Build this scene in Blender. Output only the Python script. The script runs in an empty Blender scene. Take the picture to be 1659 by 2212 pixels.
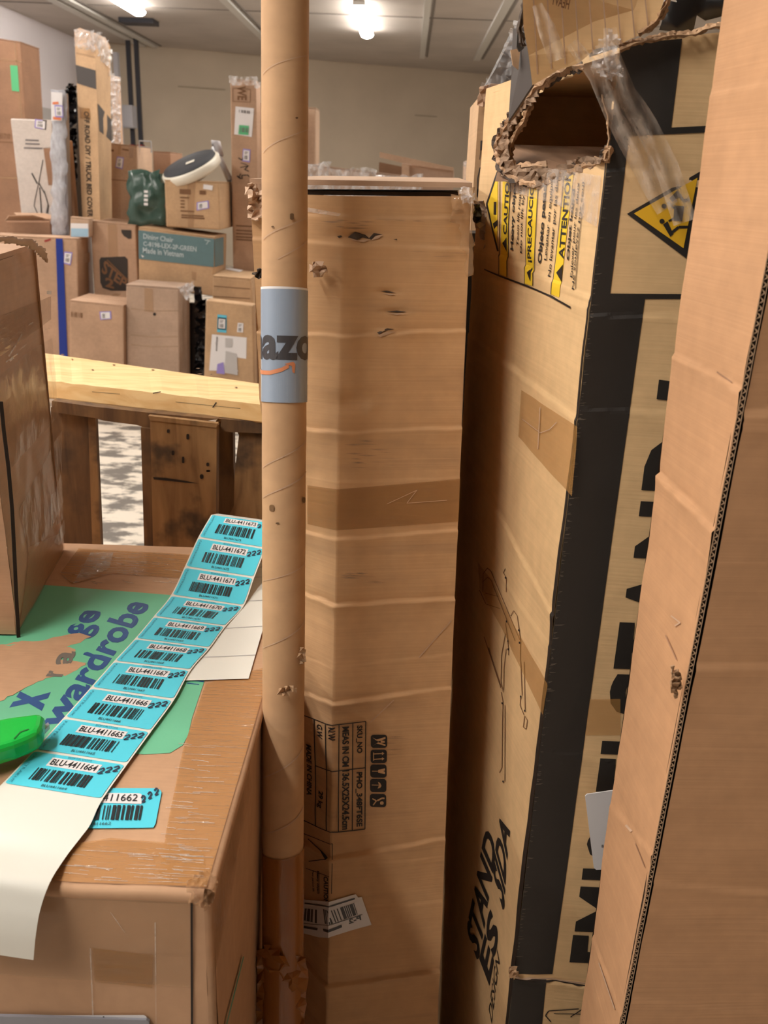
import bpy, bmesh, math, random
from mathutils import Vector, Matrix, noise

# ------------------------------------------------------------------ camera, light, exposure
W, H, FPX = 1659, 2212, 1950.0
CX, CY = W / 2, H / 2
EYE = Vector((0, 0, 1.5))
_y = Vector((885 - CX, -(395 - CY), -FPX)).normalized()          # where the world's +Y (the hall's length) vanishes
_d = Vector((612 - CX, 0, -FPX))
_d.y = -(_d.x * _y.x + _d.z * _y.z) / _y.y
_z = -_d.normalized()
if _z.y < 0: _z = -_z
_x = _y.cross(_z)
ROT = Matrix((_x, _y, _z))
S = bpy.context.scene
COL = S.collection
cam_d = bpy.data.cameras.new('camera')
cam = bpy.data.objects.new('camera', cam_d)
COL.objects.link(cam)
cam_d.sensor_fit = 'VERTICAL'; cam_d.sensor_height = 36; cam_d.lens = FPX / H * 36
cam_d.clip_start = 0.02
cam_d.dof.use_dof = True; cam_d.dof.focus_distance = 0.98; cam_d.dof.aperture_fstop = 13
cam.matrix_world = Matrix.Translation(EYE) @ ROT.to_4x4()
S.camera = cam
S.view_settings.view_transform = 'Standard'; S.view_settings.look = 'None'
S.view_settings.gamma = 1; S.view_settings.use_curve_mapping = False
S.view_settings.exposure = 0.0
LAMP_STRENGTH = 70.0
LAMP_COLOUR = (1.0, 0.945, 0.86)
w = bpy.data.worlds.new('world'); S.world = w; w.use_nodes = True
w.node_tree.nodes['Background'].inputs[0].default_value = (0.9, 0.85, 0.8, 1)
w.node_tree.nodes['Background'].inputs[1].default_value = 0.02
S.cycles.max_bounces = 6; S.cycles.diffuse_bounces = 4; S.cycles.transparent_max_bounces = 12
S.cycles.caustics_reflective = False; S.cycles.caustics_refractive = False
S.cycles.sample_clamp_indirect = 4

# ------------------------------------------------------------------ helpers
R = random.Random(7)
def ray(px, py): return ROT @ Vector((px - CX, -(py - CY), -FPX))
def pt(px, py, Y):
    d = ray(px, py); return EYE + d * ((Y - EYE.y) / d.y)
def ptz(px, py, z):
    d = ray(px, py); return EYE + d * ((z - EYE.z) / d.z)
def vd(px, py, depth):
    return EYE + ray(px, py) * (depth / FPX)
def proj(P):
    c = ROT.transposed() @ (P - EYE)
    return CX - FPX * c.x / c.z, CY + FPX * c.y / c.z
def lin(c):
    c = c / 255
    return c / 12.92 if c <= 0.04045 else ((c + 0.055) / 1.055) ** 2.4
def rgb(r, g, b): return (lin(r), lin(g), lin(b), 1)
def inpoly(x, y, poly):
    ins = False; n = len(poly)
    for i in range(n):
        x1, y1 = poly[i]; x2, y2 = poly[(i + 1) % n]
        if (y1 > y) != (y2 > y) and x < (x2 - x1) * (y - y1) / (y2 - y1) + x1: ins = not ins
    return ins

MATS = {}
def _new(name):
    m = bpy.data.materials.new(name); m.use_nodes = True
    return m, m.node_tree.nodes, m.node_tree.links, m.node_tree.nodes['Principled BSDF']
def cardboard(name, col, flute=(0, 0, 1), var=0.16, rough=0.78, big=5.0, coat=0.0, bump=0.12, dirt=0.0):
    """brown board: slow tone changes, blotches and fine lines across the flutes"""
    g = .3 * col[0] + .6 * col[1] + .1 * col[2]; col = tuple(c + (g - c) * .14 for c in col[:3]) + (1,)
    m, N, L, b = _new(name)
    tc = N.new('ShaderNodeTexCoord')
    n1 = N.new('ShaderNodeTexNoise'); n1.inputs['Scale'].default_value = big; n1.inputs['Detail'].default_value = 4
    L.new(tc.outputs['Object'], n1.inputs['Vector'])
    mp = N.new('ShaderNodeMapping')
    mp.inputs['Scale'].default_value = [300 if f else 4 for f in flute]
    L.new(tc.outputs['Object'], mp.inputs['Vector'])
    n2 = N.new('ShaderNodeTexNoise'); n2.inputs['Scale'].default_value = 1; n2.inputs['Detail'].default_value = 2
    L.new(mp.outputs['Vector'], n2.inputs['Vector'])
    n3 = N.new('ShaderNodeTexNoise'); n3.inputs['Scale'].default_value = 60; n3.inputs['Detail'].default_value = 3
    L.new(tc.outputs['Object'], n3.inputs['Vector'])
    def sc(node, f, t):
        r = N.new('ShaderNodeMapRange'); r.inputs['From Min'].default_value = 0.3; r.inputs['From Max'].default_value = 0.7
        r.inputs['To Min'].default_value = f; r.inputs['To Max'].default_value = t
        L.new(node.outputs['Fac'], r.inputs['Value']); return r.outputs['Result']
    v = [sc(n1, 1 - var, 1 + var * 0.7), sc(n2, 0.965, 1.03), sc(n3, 0.95, 1.05)]
    p = N.new('ShaderNodeMath'); p.operation = 'MULTIPLY'; L.new(v[0], p.inputs[0]); L.new(v[1], p.inputs[1])
    q = N.new('ShaderNodeMath'); q.operation = 'MULTIPLY'; L.new(p.outputs[0], q.inputs[0]); L.new(v[2], q.inputs[1])
    hs = N.new('ShaderNodeMixRGB'); hs.blend_type = 'MULTIPLY'; hs.inputs[0].default_value = 1
    hs.inputs[1].default_value = col; L.new(q.outputs[0], hs.inputs[2])
    out = hs.outputs[0]
    if dirt:
        mp2 = N.new('ShaderNodeMapping'); mp2.inputs['Scale'].default_value = (6, 6, 45)
        L.new(tc.outputs['Object'], mp2.inputs['Vector'])
        n4 = N.new('ShaderNodeTexNoise'); n4.inputs['Scale'].default_value = 1; n4.inputs['Detail'].default_value = 5
        L.new(mp2.outputs['Vector'], n4.inputs['Vector'])
        r = N.new('ShaderNodeMapRange'); r.inputs['From Min'].default_value = 0.56; r.inputs['From Max'].default_value = 0.74
        r.inputs['To Max'].default_value = dirt; L.new(n4.outputs['Fac'], r.inputs['Value'])
        mx = N.new('ShaderNodeMixRGB'); L.new(r.outputs[0], mx.inputs[0]); L.new(out, mx.inputs[1])
        mx.inputs[2].default_value = rgb(88, 78, 72); out = mx.outputs[0]
    L.new(out, b.inputs['Base Color'])
    b.inputs['Roughness'].default_value = rough
    if coat:
        b.inputs['Coat Weight'].default_value = coat; b.inputs['Coat Roughness'].default_value = 0.16
    bp = N.new('ShaderNodeBump'); bp.inputs['Strength'].default_value = bump; bp.inputs['Distance'].default_value = 0.002
    L.new(n2.outputs['Fac'], bp.inputs['Height']); L.new(bp.outputs[0], b.inputs['Normal'])
    return m
def plain(name, col, rough=0.6, metal=0, emit=0, ecol=None, bumps=0, bscale=40, var=0.0, spec=None):
    m, N, L, b = _new(name)
    b.inputs['Base Color'].default_value = col; b.inputs['Roughness'].default_value = rough; b.inputs['Metallic'].default_value = metal
    if spec is not None: b.inputs['Specular IOR Level'].default_value = spec
    if emit:
        b.inputs['Emission Color'].default_value = ecol or col; b.inputs['Emission Strength'].default_value = emit
    tc = N.new('ShaderNodeTexCoord'); n = N.new('ShaderNodeTexNoise')
    n.inputs['Scale'].default_value = bscale; n.inputs['Detail'].default_value = 3
    L.new(tc.outputs['Object'], n.inputs['Vector'])
    if bumps:
        bp = N.new('ShaderNodeBump'); bp.inputs['Strength'].default_value = bumps; bp.inputs['Distance'].default_value = 0.004
        L.new(n.outputs['Fac'], bp.inputs['Height']); L.new(bp.outputs[0], b.inputs['Normal'])
    if var:
        r = N.new('ShaderNodeMapRange'); r.inputs['From Min'].default_value = 0.3; r.inputs['From Max'].default_value = 0.7
        r.inputs['To Min'].default_value = 1 - var; r.inputs['To Max'].default_value = 1 + var
        L.new(n.outputs['Fac'], r.inputs['Value'])
        mx = N.new('ShaderNodeMixRGB'); mx.blend_type = 'MULTIPLY'; mx.inputs[0].default_value = 1
        mx.inputs[1].default_value = col; L.new(r.outputs[0], mx.inputs[2]); L.new(mx.outputs[0], b.inputs['Base Color'])
    return m
def film(name, col, alpha, rough=0.12, scale=(30, 30, 30), bump=0.5, amin=None):
    """packing tape or clear wrap: a glossy sheet that lets what is under it show"""
    m, N, L, b = _new(name)
    b.inputs['Base Color'].default_value = col; b.inputs['Roughness'].default_value = rough
    tc = N.new('ShaderNodeTexCoord'); mp = N.new('ShaderNodeMapping'); mp.inputs['Scale'].default_value = scale
    L.new(tc.outputs['Object'], mp.inputs['Vector'])
    n = N.new('ShaderNodeTexNoise'); n.inputs['Scale'].default_value = 1; n.inputs['Detail'].default_value = 3
    L.new(mp.outputs[0], n.inputs['Vector'])
    bp = N.new('ShaderNodeBump'); bp.inputs['Strength'].default_value = bump; bp.inputs['Distance'].default_value = 0.006
    L.new(n.outputs['Fac'], bp.inputs['Height']); L.new(bp.outputs[0], b.inputs['Normal'])
    if amin is None: b.inputs['Alpha'].default_value = alpha
    else:
        r = N.new('ShaderNodeMapRange'); r.inputs['From Min'].default_value = 0.35; r.inputs['From Max'].default_value = 0.7
        r.inputs['To Min'].default_value = amin; r.inputs['To Max'].default_value = alpha
        L.new(n.outputs['Fac'], r.inputs['Value']); L.new(r.outputs[0], b.inputs['Alpha'])
    return m
def wood(name, c1, c2, scale, rough=0.7, stain=0.0):
    m, N, L, b = _new(name)
    tc = N.new('ShaderNodeTexCoord'); mp = N.new('ShaderNodeMapping'); mp.inputs['Scale'].default_value = scale
    L.new(tc.outputs['Object'], mp.inputs['Vector'])
    n = N.new('ShaderNodeTexNoise'); n.inputs['Scale'].default_value = 1; n.inputs['Detail'].default_value = 5; n.inputs['Distortion'].default_value = 0.6
    L.new(mp.outputs[0], n.inputs['Vector'])
    r = N.new('ShaderNodeValToRGB'); r.color_ramp.elements[0].position = 0.35; r.color_ramp.elements[1].position = 0.65
    r.color_ramp.elements[0].color = c1; r.color_ramp.elements[1].color = c2
    L.new(n.outputs['Fac'], r.inputs[0]); out = r.outputs[0]
    if stain:
        n2 = N.new('ShaderNodeTexNoise'); n2.inputs['Scale'].default_value = 14; n2.inputs['Detail'].default_value = 4
        L.new(tc.outputs['Object'], n2.inputs['Vector'])
        q = N.new('ShaderNodeMapRange'); q.inputs['From Min'].default_value = 0.52; q.inputs['From Max'].default_value = 0.66; q.inputs['To Max'].default_value = stain
        L.new(n2.outputs['Fac'], q.inputs['Value'])
        mx = N.new('ShaderNodeMixRGB'); L.new(q.outputs[0], mx.inputs[0]); L.new(out, mx.inputs[1]); mx.inputs[2].default_value = rgb(42, 36, 34)
        out = mx.outputs[0]
    L.new(out, b.inputs['Base Color']); b.inputs['Roughness'].default_value = rough
    bp = N.new('ShaderNodeBump'); bp.inputs['Strength'].default_value = 0.25; bp.inputs['Distance'].default_value = 0.002
    L.new(n.outputs['Fac'], bp.inputs['Height']); L.new(bp.outputs[0], b.inputs['Normal'])
    return m

BASE = {}
def thing(name, label, cat, loc, group=None):
    o = bpy.data.objects.new(name, None); o.empty_display_size = 0.05; COL.objects.link(o)
    o.location = loc; o['label'] = label; o['category'] = cat
    if group: o['group'] = group
    BASE[o] = Vector(loc); return o
def mesh(name, verts, faces, mat, parent=None, smooth=False, label=None, mods=None):
    base = BASE.get(parent, Vector()) if parent else Vector()
    me = bpy.data.meshes.new(name)
    me.from_pydata([tuple(Vector(v) - base) for v in verts], [], faces)
    me.materials.append(mat)
    if smooth: me.polygons.foreach_set('use_smooth', [True] * len(me.polygons))
    me.update()
    o = bpy.data.objects.new(name, me); COL.objects.link(o)
    if parent: o.parent = parent
    BASE[o] = base
    if label: o['label'] = label
    return o
def single(name, verts, faces, mat, label, cat, group=None, smooth=False):
    c = sum((Vector(v) for v in verts), Vector()) / len(verts)
    zmin = min(Vector(v).z for v in verts)
    c.z = zmin
    t = mesh(name, [Vector(v) - c for v in verts], faces, mat, None, smooth)
    t.location = c; BASE[t] = c
    t['label'] = label; t['category'] = cat
    if group: t['group'] = group
    return t
def structure(name, verts, faces, mat):
    o = mesh(name, verts, faces, mat); o['kind'] = 'structure'; return o

class MB:
    """collects verts and faces for ONE mesh object"""
    def __init__(s): s.v = []; s.f = []
    def add(s, vs, fs):
        k = len(s.v); s.v += [Vector(p) for p in vs]; s.f += [tuple(i + k for i in f) for f in fs]
    def hexa(s, a):           # 8 points: bottom ring 0-3, top ring 4-7
        s.add(a, [(3, 2, 1, 0), (4, 5, 6, 7), (0, 1, 5, 4), (1, 2, 6, 5), (2, 3, 7, 6), (3, 0, 4, 7)])
    def box(s, x0, x1, y0, y1, z0, z1):
        s.hexa([(x0, y0, z0), (x1, y0, z0), (x1, y1, z0), (x0, y1, z0), (x0, y0, z1), (x1, y0, z1), (x1, y1, z1), (x0, y1, z1)])
    def prism(s, poly, ext):
        n = len(poly); e = Vector(ext)
        s.add(list(poly) + [Vector(p) + e for p in poly], [tuple(range(n)), tuple(range(2 * n - 1, n - 1, -1))] + [(i, (i + 1) % n, n + (i + 1) % n, n + i)[::-1] for i in range(n)])
    def tube(s, path, rad, n=12, caps=True):
        k = len(s.v); m = len(path)
        for i, p in enumerate(path):
            a = Vector(path[max(i - 1, 0)]); b = Vector(path[min(i + 1, m - 1)]); t = (b - a).normalized()
            u = t.cross(Vector((0.3, 1, 0.2))).normalized(); v = t.cross(u)
            r = rad[i] if isinstance(rad, (list, tuple)) else rad
            for j in range(n):
                q = 2 * math.pi * j / n; s.v.append(Vector(p) + (u * math.cos(q) + v * math.sin(q)) * r)
        for i in range(m - 1):
            for j in range(n):
                s.f.append((k + i * n + j, k + i * n + (j + 1) % n, k + (i + 1) * n + (j + 1) % n, k + (i + 1) * n + j))
        if caps: s.f += [tuple(k + j for j in range(n))[::-1], tuple(k + (m - 1) * n + j for j in range(n))]
    def build(s, name, mat, parent=None, smooth=False, label=None):
        return mesh(name, s.v, s.f, mat, parent, smooth, label)

class Patch:
    """a face between columns of points; u runs across the columns, v down them; it can be creased and printed on"""
    def __init__(s, cols, us=None):
        s.c = [[Vector(p) for p in c] for c in cols]
        s.us = us or [i / (len(cols) - 1) for i in range(len(cols))]
        s.nr = len(s.c[0]); s.disp = None
        a = s.N0(0.5, 0.5); s.sg = 1 if a.dot(EYE - s.F(0.5, 0.5)) > 0 else -1
    def F(s, u, v):
        us = s.us; i = 0
        while i < len(us) - 2 and u > us[i + 1]: i += 1
        a = (u - us[i]) / (us[i + 1] - us[i])
        j = min(max(int(v * (s.nr - 1)), 0), s.nr - 2); b = v * (s.nr - 1) - j
        p = s.c[i][j].lerp(s.c[i][j + 1], b); q = s.c[i + 1][j].lerp(s.c[i + 1][j + 1], b)
        return p + (q - p) * a
    def N0(s, u, v):
        e = 1e-3
        return (s.F(u + e, v) - s.F(u - e, v)).cross(s.F(u, v + e) - s.F(u, v - e)).normalized()
    def P(s, u, v, off=0.0):
        d = s.disp(u, v) if s.disp else 0
        return s.F(u, v) + s.N0(u, v) * (s.sg * (d + off))
    def uv(s, px, py):
        u, v = 0.5, 0.5
        for _ in range(14):
            x, y = proj(s.F(u, v)); e = 1e-4
            xu, yu = proj(s.F(u + e, v)); xv, yv = proj(s.F(u, v + e))
            a, b, c, d = (xu - x) / e, (xv - x) / e, (yu - y) / e, (yv - y) / e
            det = a * d - b * c
            if abs(det) < 1e-9: break
            du = (d * (px - x) - b * (py - y)) / det; dv = (-c * (px - x) + a * (py - y)) / det
            u += max(-0.5, min(0.5, du)); v += max(-0.5, min(0.5, dv))
            if abs(du) + abs(dv) < 1e-6: break
        return u, v
    def grid(s, mb, nu, nv, hole=None, vmax=1.0):
        U = sorted(set([i / nu for i in range(nu + 1)] + list(s.us))); k = len(mb.v)
        V = [j / nv * vmax for j in range(nv + 1)]
        for v in V:
            for u in U: mb.v.append(s.P(u, v))
        n = len(U)
        for j in range(nv):
            for i in range(n - 1):
                if hole:
                    x, y = proj(s.F((U[i] + U[i + 1]) / 2, (V[j] + V[j + 1]) / 2))
                    if inpoly(x, y, hole): continue
                f = (k + j * n + i, k + j * n + i + 1, k + (j + 1) * n + i + 1, k + (j + 1) * n + i)
                mb.f.append(f if s.sg > 0 else f[::-1])
class Ribbon:
    """a strip between a left and a right line of points; v counts the points"""
    def __init__(s, left, right): s.l = [Vector(p) for p in left]; s.r = [Vector(p) for p in right]; s.n = len(left)
    def _c(s, pts, v):
        i = min(max(int(v), 0), s.n - 2); t = v - i
        p0, p1, p2, p3 = pts[max(i - 1, 0)], pts[i], pts[i + 1], pts[min(i + 2, s.n - 1)]
        return 0.5 * ((2 * p1) + (p2 - p0) * t + (2 * p0 - 5 * p1 + 4 * p2 - p3) * t * t + (3 * p1 - p0 - 3 * p2 + p3) * t ** 3)
    def F(s, u, v): a = s._c(s.l, v); return a + (s._c(s.r, v) - a) * u
    def P(s, u, v, off=0.0):
        e = 1e-3
        n = (s.F(u + e, v) - s.F(u - e, v)).cross(s.F(u, v - e) - s.F(u, v + e)).normalized()
        return s.F(u, v) + n * off
    def grid(s, mb, nu, v0, v1, nv, off=0.0):
        k = len(mb.v)
        for j in range(nv + 1):
            for i in range(nu + 1): mb.v.append(s.P(i / nu, v0 + (v1 - v0) * j / nv, off))
        for j in range(nv):
            for i in range(nu):
                mb.f.append((k + j * (nu + 1) + i, k + (j + 1) * (nu + 1) + i, k + (j + 1) * (nu + 1) + i + 1, k + j * (nu + 1) + i + 1))

_txt = {}
def glyphs(s, bold=0.0):
    key = (s, bold)
    if key not in _txt:
        cu = bpy.data.curves.new('t', 'FONT'); cu.body = s; cu.resolution_u = 3; cu.offset = bold; cu.fill_mode = 'FRONT'
        ob = bpy.data.objects.new('t', cu)
        me = bpy.data.meshes.new_from_object(ob)
        v = [(p.co.x, p.co.y) for p in me.vertices]; f = [tuple(p.vertices) for p in me.polygons]
        bpy.data.objects.remove(ob); bpy.data.curves.remove(cu); bpy.data.meshes.remove(me)
        x0 = min(p[0] for p in v); x1 = max(p[0] for p in v); y0 = min(p[1] for p in v); y1 = max(p[1] for p in v)
        _txt[key] = ([((x - x0) / (x1 - x0), (y - y0) / max(y1 - y0, 1e-6)) for x, y in v], f)
    return _txt[key]
class Ink:
    """flat print or a sticker lying on a Patch or Ribbon"""
    def __init__(s, surf, off=0.0006, px=True, du=None, dv=None):
        s.s = surf; s.off = off; s.px = px; s.mb = MB(); s.du = du; s.dv = dv
    def m(s, p): return s.s.uv(*p) if s.px else p
    def quadmap(s, q):
        a, b, c, d = [s.m(p) for p in q]      # start-base, end-base, end-top, start-top
        def g(x, y):
            return tuple((a[k] * (1 - x) + b[k] * x) * (1 - y) + (d[k] * (1 - x) + c[k] * x) * y for k in (0, 1))
        return g
    def text(s, body, q, bold=0.0):
        g = s.quadmap(q); v, f = glyphs(body, bold)
        s.emit([g(x, y) for x, y in v], f); return s
    def poly(s, pts, raw=False, ext=0.0):
        uv = [p if raw else s.m(p) for p in pts]
        s.emit(uv, [tuple(range(len(uv)))]); return s
    def emit(s, uv, faces):
        if s.du or s.dv:
            bm = bmesh.new(); vs = [bm.verts.new((a, b, 0)) for a, b in uv]
            for f in faces:
                try: bm.faces.new([vs[k] for k in f])
                except ValueError: pass
            for ax, st in ((0, s.du), (1, s.dv)):
                if not st: continue
                lo = min(p[ax] for p in uv); hi = max(p[ax] for p in uv)
                cuts = [k * st for k in range(math.ceil(lo / st), math.floor(hi / st) + 1)]
                if ax == 0 and isinstance(s.s, Patch) and len(s.s.us) < 5: cuts += [x for x in s.s.us if lo < x < hi]
                for c in cuts:
                    n = (1, 0, 0) if ax == 0 else (0, 1, 0); co = (c, 0, 0) if ax == 0 else (0, c, 0)
                    bmesh.ops.bisect_plane(bm, geom=bm.verts[:] + bm.edges[:] + bm.faces[:], plane_co=co, plane_no=n, dist=1e-7)
            bmesh.ops.triangulate(bm, faces=bm.faces[:])
            bm.verts.index_update()
            s.mb.add([s.s.P(v.co.x, v.co.y, s.off) for v in bm.verts], [tuple(v.index for v in f.verts) for f in bm.faces]); bm.free()
        else:
            s.mb.add([s.s.P(a, b, s.off) for a, b in uv], faces)
    def line(s, pts, wpx):
        for (x0, y0), (x1, y1) in zip(pts, pts[1:]):
            L = math.hypot(x1 - x0, y1 - y0) or 1; nx, ny = -(y1 - y0) / L * wpx / 2, (x1 - x0) / L * wpx / 2
            s.poly([(x0 + nx, y0 + ny), (x1 + nx, y1 + ny), (x1 - nx, y1 - ny), (x0 - nx, y0 - ny)])
        return s
    def bars(s, q, n, seed=1, fill=0.5):
        g = s.quadmap(q); r = random.Random(seed); x = 0.0
        while x < 1:
            wd = r.choice((1, 1, 2, 3)) / n; e = min(x + wd, 1)
            uv = [g(x, 0), g(e, 0), g(e, 1), g(x, 1)]
            s.mb.add([s.s.P(*p, s.off) for p in uv], [(0, 1, 2, 3)])
            x += wd + r.choice((1, 1, 2, 3)) / n * (1 / fill - 1)
        return s
    def build(s, name, mat, parent, label=None): return s.mb.build(name, mat, parent, False, label)
def rrect(x0, y0, x1, y1, r, n=4):
    o = []
    for cx, cy, a in ((x1 - r, y0 + r, -90), (x1 - r, y1 - r, 0), (x0 + r, y1 - r, 90), (x0 + r, y0 + r, 180)):
        for k in range(n + 1):
            t = math.radians(a + 90 * k / n); o.append((cx + r * math.cos(t), cy + r * math.sin(t)))
    return o
def nz(p, sc, seed=0): return noise.noise(Vector(p) * sc + Vector((seed * 7.3, seed * 3.1, seed * 1.7)))
def crumple(name, poly, Y, amp, mat, parent=None, step=6, seed=1, sc=None, thick=0.0012, dy=0.0, label=None, smooth=False):
    """crushed paper, film or board: a facetted sheet with an outline given as seen from the eye, at its real depth"""
    xs = [p[0] for p in poly]; ys = [p[1] for p in poly]
    x0, x1, y0, y1 = min(xs), max(xs), min(ys), max(ys)
    nx = max(2, int((x1 - x0) / step)); ny = max(2, int((y1 - y0) / step)); r = random.Random(seed)
    idx = {}; V = []; Fc = []
    def vert(i, j):
        if (i, j) not in idx:
            jx = r.uniform(-0.35, 0.35) * step; jy = r.uniform(-0.35, 0.35) * step
            x = x0 + (x1 - x0) * i / nx + jx; y = y0 + (y1 - y0) * j / ny + jy
            yy = (Y(x, y) if callable(Y) else Y) - abs(r.gauss(0, amp)) + dy * j / ny
            idx[(i, j)] = len(V); V.append(pt(x, y, yy))
        return idx[(i, j)]
    for j in range(ny):
        for i in range(nx):
            if inpoly(x0 + (x1 - x0) * (i + 0.5) / nx, y0 + (y1 - y0) * (j + 0.5) / ny, poly):
                a, b, c, d = vert(i, j), vert(i + 1, j), vert(i + 1, j + 1), vert(i, j + 1)
                if r.random() < 0.5: Fc += [(a, b, c), (a, c, d)]
                else: Fc += [(a, b, d), (b, c, d)]
    o = mesh(name, V, [f[::-1] for f in Fc], mat, parent, smooth, label)
    if thick:
        md = o.modifiers.new('solid', 'SOLIDIFY'); md.thickness = thick
    return o
def ruffle(name, path, Yf, wid, mat, parent, seed=1, layers=2, amp=0.004, step=5):
    """a torn board edge: stacked ragged liners running along a line"""
    r = random.Random(seed); mb = MB()
    pts = []
    for (x0, y0), (x1, y1) in zip(path, path[1:]):
        n = max(1, int(math.hypot(x1 - x0, y1 - y0) / step))
        pts += [(x0 + (x1 - x0) * k / n, y0 + (y1 - y0) * k / n) for k in range(n)]
    pts.append(path[-1]); m = len(pts)
    for l in range(layers):
        k = len(mb.v); sd = seed * 13.7 + l * 5.1
        for i, (x, y) in enumerate(pts):
            a = pts[max(i - 1, 0)]; b = pts[min(i + 1, m - 1)]; L = math.hypot(b[0] - a[0], b[1] - a[1]) or 1
            nx, ny = -(b[1] - a[1]) / L, (b[0] - a[0]) / L
            Y = Yf(x, y) - 0.003 - 0.0035 * l
            c1 = noise.noise(Vector((i * .3, sd, 0))); c3 = noise.noise(Vector((i * .4, sd, 21)))
            o = (l - layers / 2 + .5) * wid * 0.35 + c1 * .15 * wid
            w1 = wid * (.38 + r.uniform(-.22, .22)); w2 = wid * (.38 + r.uniform(-.22, .22))
            for t, dp in ((o - w1, 0.002 + r.uniform(-.001, .002)), (o + c1 * .2 * wid, -0.001), (o + w2, 0.002 + r.uniform(-.001, .002))):
                mb.v.append(pt(x + nx * t, y + ny * t, Y + dp + c3 * amp * .8))
        for i in range(m - 1):
            for j in range(2):
                q = (k + i * 3 + j, k + i * 3 + j + 1, k + (i + 1) * 3 + j + 1, k + (i + 1) * 3 + j)
                mb.f.append(q)
    o = mb.build(name, mat, parent)
    md = o.modifiers.new('solid', 'SOLIDIFY'); md.thickness = 0.0014
    return o
def creaser(patch, creases, amp0=0.0016, sc=7, seed=0):
    """creases: (px,py)-(px,py) lines with depth and half width in metres"""
    H0 = (patch.F(0.5, 0) - patch.F(0.5, 1)).length
    cr = []
    for (p, q, A, wd) in creases:
        a = patch.uv(*p); b = patch.uv(*q)
        cr.append((a, b, A, wd / H0))
    def d(u, v):
        P = patch.F(u, v); z = amp0 * nz(P, sc, seed) + amp0 * 0.5 * nz(P, sc * 3.3, seed + 1)
        for (a, b, A, wd) in cr:
            t = (u - a[0]) / ((b[0] - a[0]) or 1e-6); vv = a[1] + (b[1] - a[1]) * t + 0.0012 * nz((u * 9, a[1] * 50, 0), 1)
            k = (v - vv) * H0                    # metres below the fold
            if -.05 < k < .06:
                m_ = A * .68 * (0.7 + 0.5 * nz((u * 5, a[1] * 31, 2), 1)); s = wd * .3
                up = 0.5 * (1 + math.tanh(k / s))
                z += m_ * (up * math.exp(-max(k, 0) / .011) - (1 - up) * .55 * math.exp(min(k, 0) / .007))
        return z
    patch.disp = d
# ------------------------------------------------------------------ materials
M = {}
M['wall_beige'] = plain('wall_beige', rgb(192, 177, 158), 0.85, var=0.05, bscale=2)
M['wall_white'] = plain('wall_white', rgb(238, 232, 238), 0.8, var=0.02, bscale=2)
M['dado'] = plain('dado', rgb(190, 186, 186), 0.7)
M['ceiling'] = plain('ceiling_paint', rgb(184, 174, 166), 0.8, var=0.1, bscale=1.2)
M['strip'] = plain('ceiling_strip', rgb(200, 196, 190), 0.5)
M['seam'] = plain('ceiling_seam', rgb(120, 112, 106), 0.8)
M['wall_line'] = plain('wall_line', rgb(160, 146, 128), 0.85)
M['steel_dark'] = plain('dark_steel', rgb(44, 44, 52), 0.5)
M['cab'] = plain('grey_metal', rgb(176, 174, 180), 0.5)
M['red'] = plain('red_paint', rgb(150, 34, 34), 0.6)
M['lamp'] = plain('lamp_diffuser', rgb(255, 250, 240), 0.5, emit=LAMP_STRENGTH, ecol=(*LAMP_COLOUR, 1))
M['white_metal'] = plain('white_metal', rgb(220, 218, 214), 0.4)
m, N, L, b = _new('concrete_floor')
tc = N.new('ShaderNodeTexCoord'); mp = N.new('ShaderNodeMapping'); mp.inputs['Scale'].default_value = (3.2, 6, 1)
L.new(tc.outputs['Object'], mp.inputs['Vector'])
n = N.new('ShaderNodeTexNoise'); n.inputs['Scale'].default_value = 1.6; n.inputs['Detail'].default_value = 9; n.inputs['Roughness'].default_value = 0.62
L.new(mp.outputs[0], n.inputs['Vector'])
r = N.new('ShaderNodeValToRGB'); r.color_ramp.elements[0].position = 0.44; r.color_ramp.elements[1].position = 0.53
r.color_ramp.elements[0].color = rgb(112, 106, 100); r.color_ramp.elements[1].color = rgb(226, 216, 202)
L.new(n.outputs['Fac'], r.inputs[0]); L.new(r.outputs[0], b.inputs['Base Color']); b.inputs['Roughness'].default_value = 0.6
M['floor'] = m
M['cb'] = cardboard('cardboard_tan', rgb(188, 148, 116))
M['cb2'] = cardboard('cardboard_pale', rgb(196, 160, 130))
M['cb3'] = cardboard('cardboard_golden', rgb(196, 156, 112))
M['cb4'] = cardboard('cardboard_brown', rgb(160, 116, 84))
M['cb5'] = cardboard('cardboard_grey_tan', rgb(182, 150, 126))
M['cbw'] = cardboard('wrapped_cardboard', rgb(188, 146, 112), coat=0.7)
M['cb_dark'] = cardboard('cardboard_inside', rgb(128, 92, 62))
M['white_card'] = cardboard('white_card', rgb(208, 196, 188), var=0.05)
M['paper'] = plain('white_paper', rgb(232, 228, 230), 0.5)
M['purple'] = plain('lilac_border', rgb(150, 135, 205), 0.5)
M['orange'] = plain('orange_sticker', rgb(232, 130, 84), 0.5)
M['mint'] = plain('green_sticker', rgb(88, 186, 128), 0.5)
M['sky'] = plain('pale_blue_print', rgb(160, 196, 222), 0.5)
M['cyan'] = plain('cyan_print', rgb(96, 190, 218), 0.5)
M['blue_tape'] = plain('blue_tape', rgb(12, 46, 140), 0.35)
M['teal'] = plain('teal_print', rgb(92, 122, 128), 0.45, var=0.04)
M['ink'] = plain('black_ink', rgb(34, 28, 26), 0.7)
M['ink_brown'] = plain('faded_ink', rgb(120, 84, 56), 0.8)
M['ink_grey'] = plain('grey_ink', rgb(110, 104, 106), 0.6)
M['ink_light'] = plain('light_ink', rgb(184, 198, 204), 0.6)
M['charcoal'] = plain('charcoal_print', rgb(66, 60, 58), 0.6)
M['step_black'] = plain('label_black', rgb(44, 34, 28), 0.4)
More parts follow.
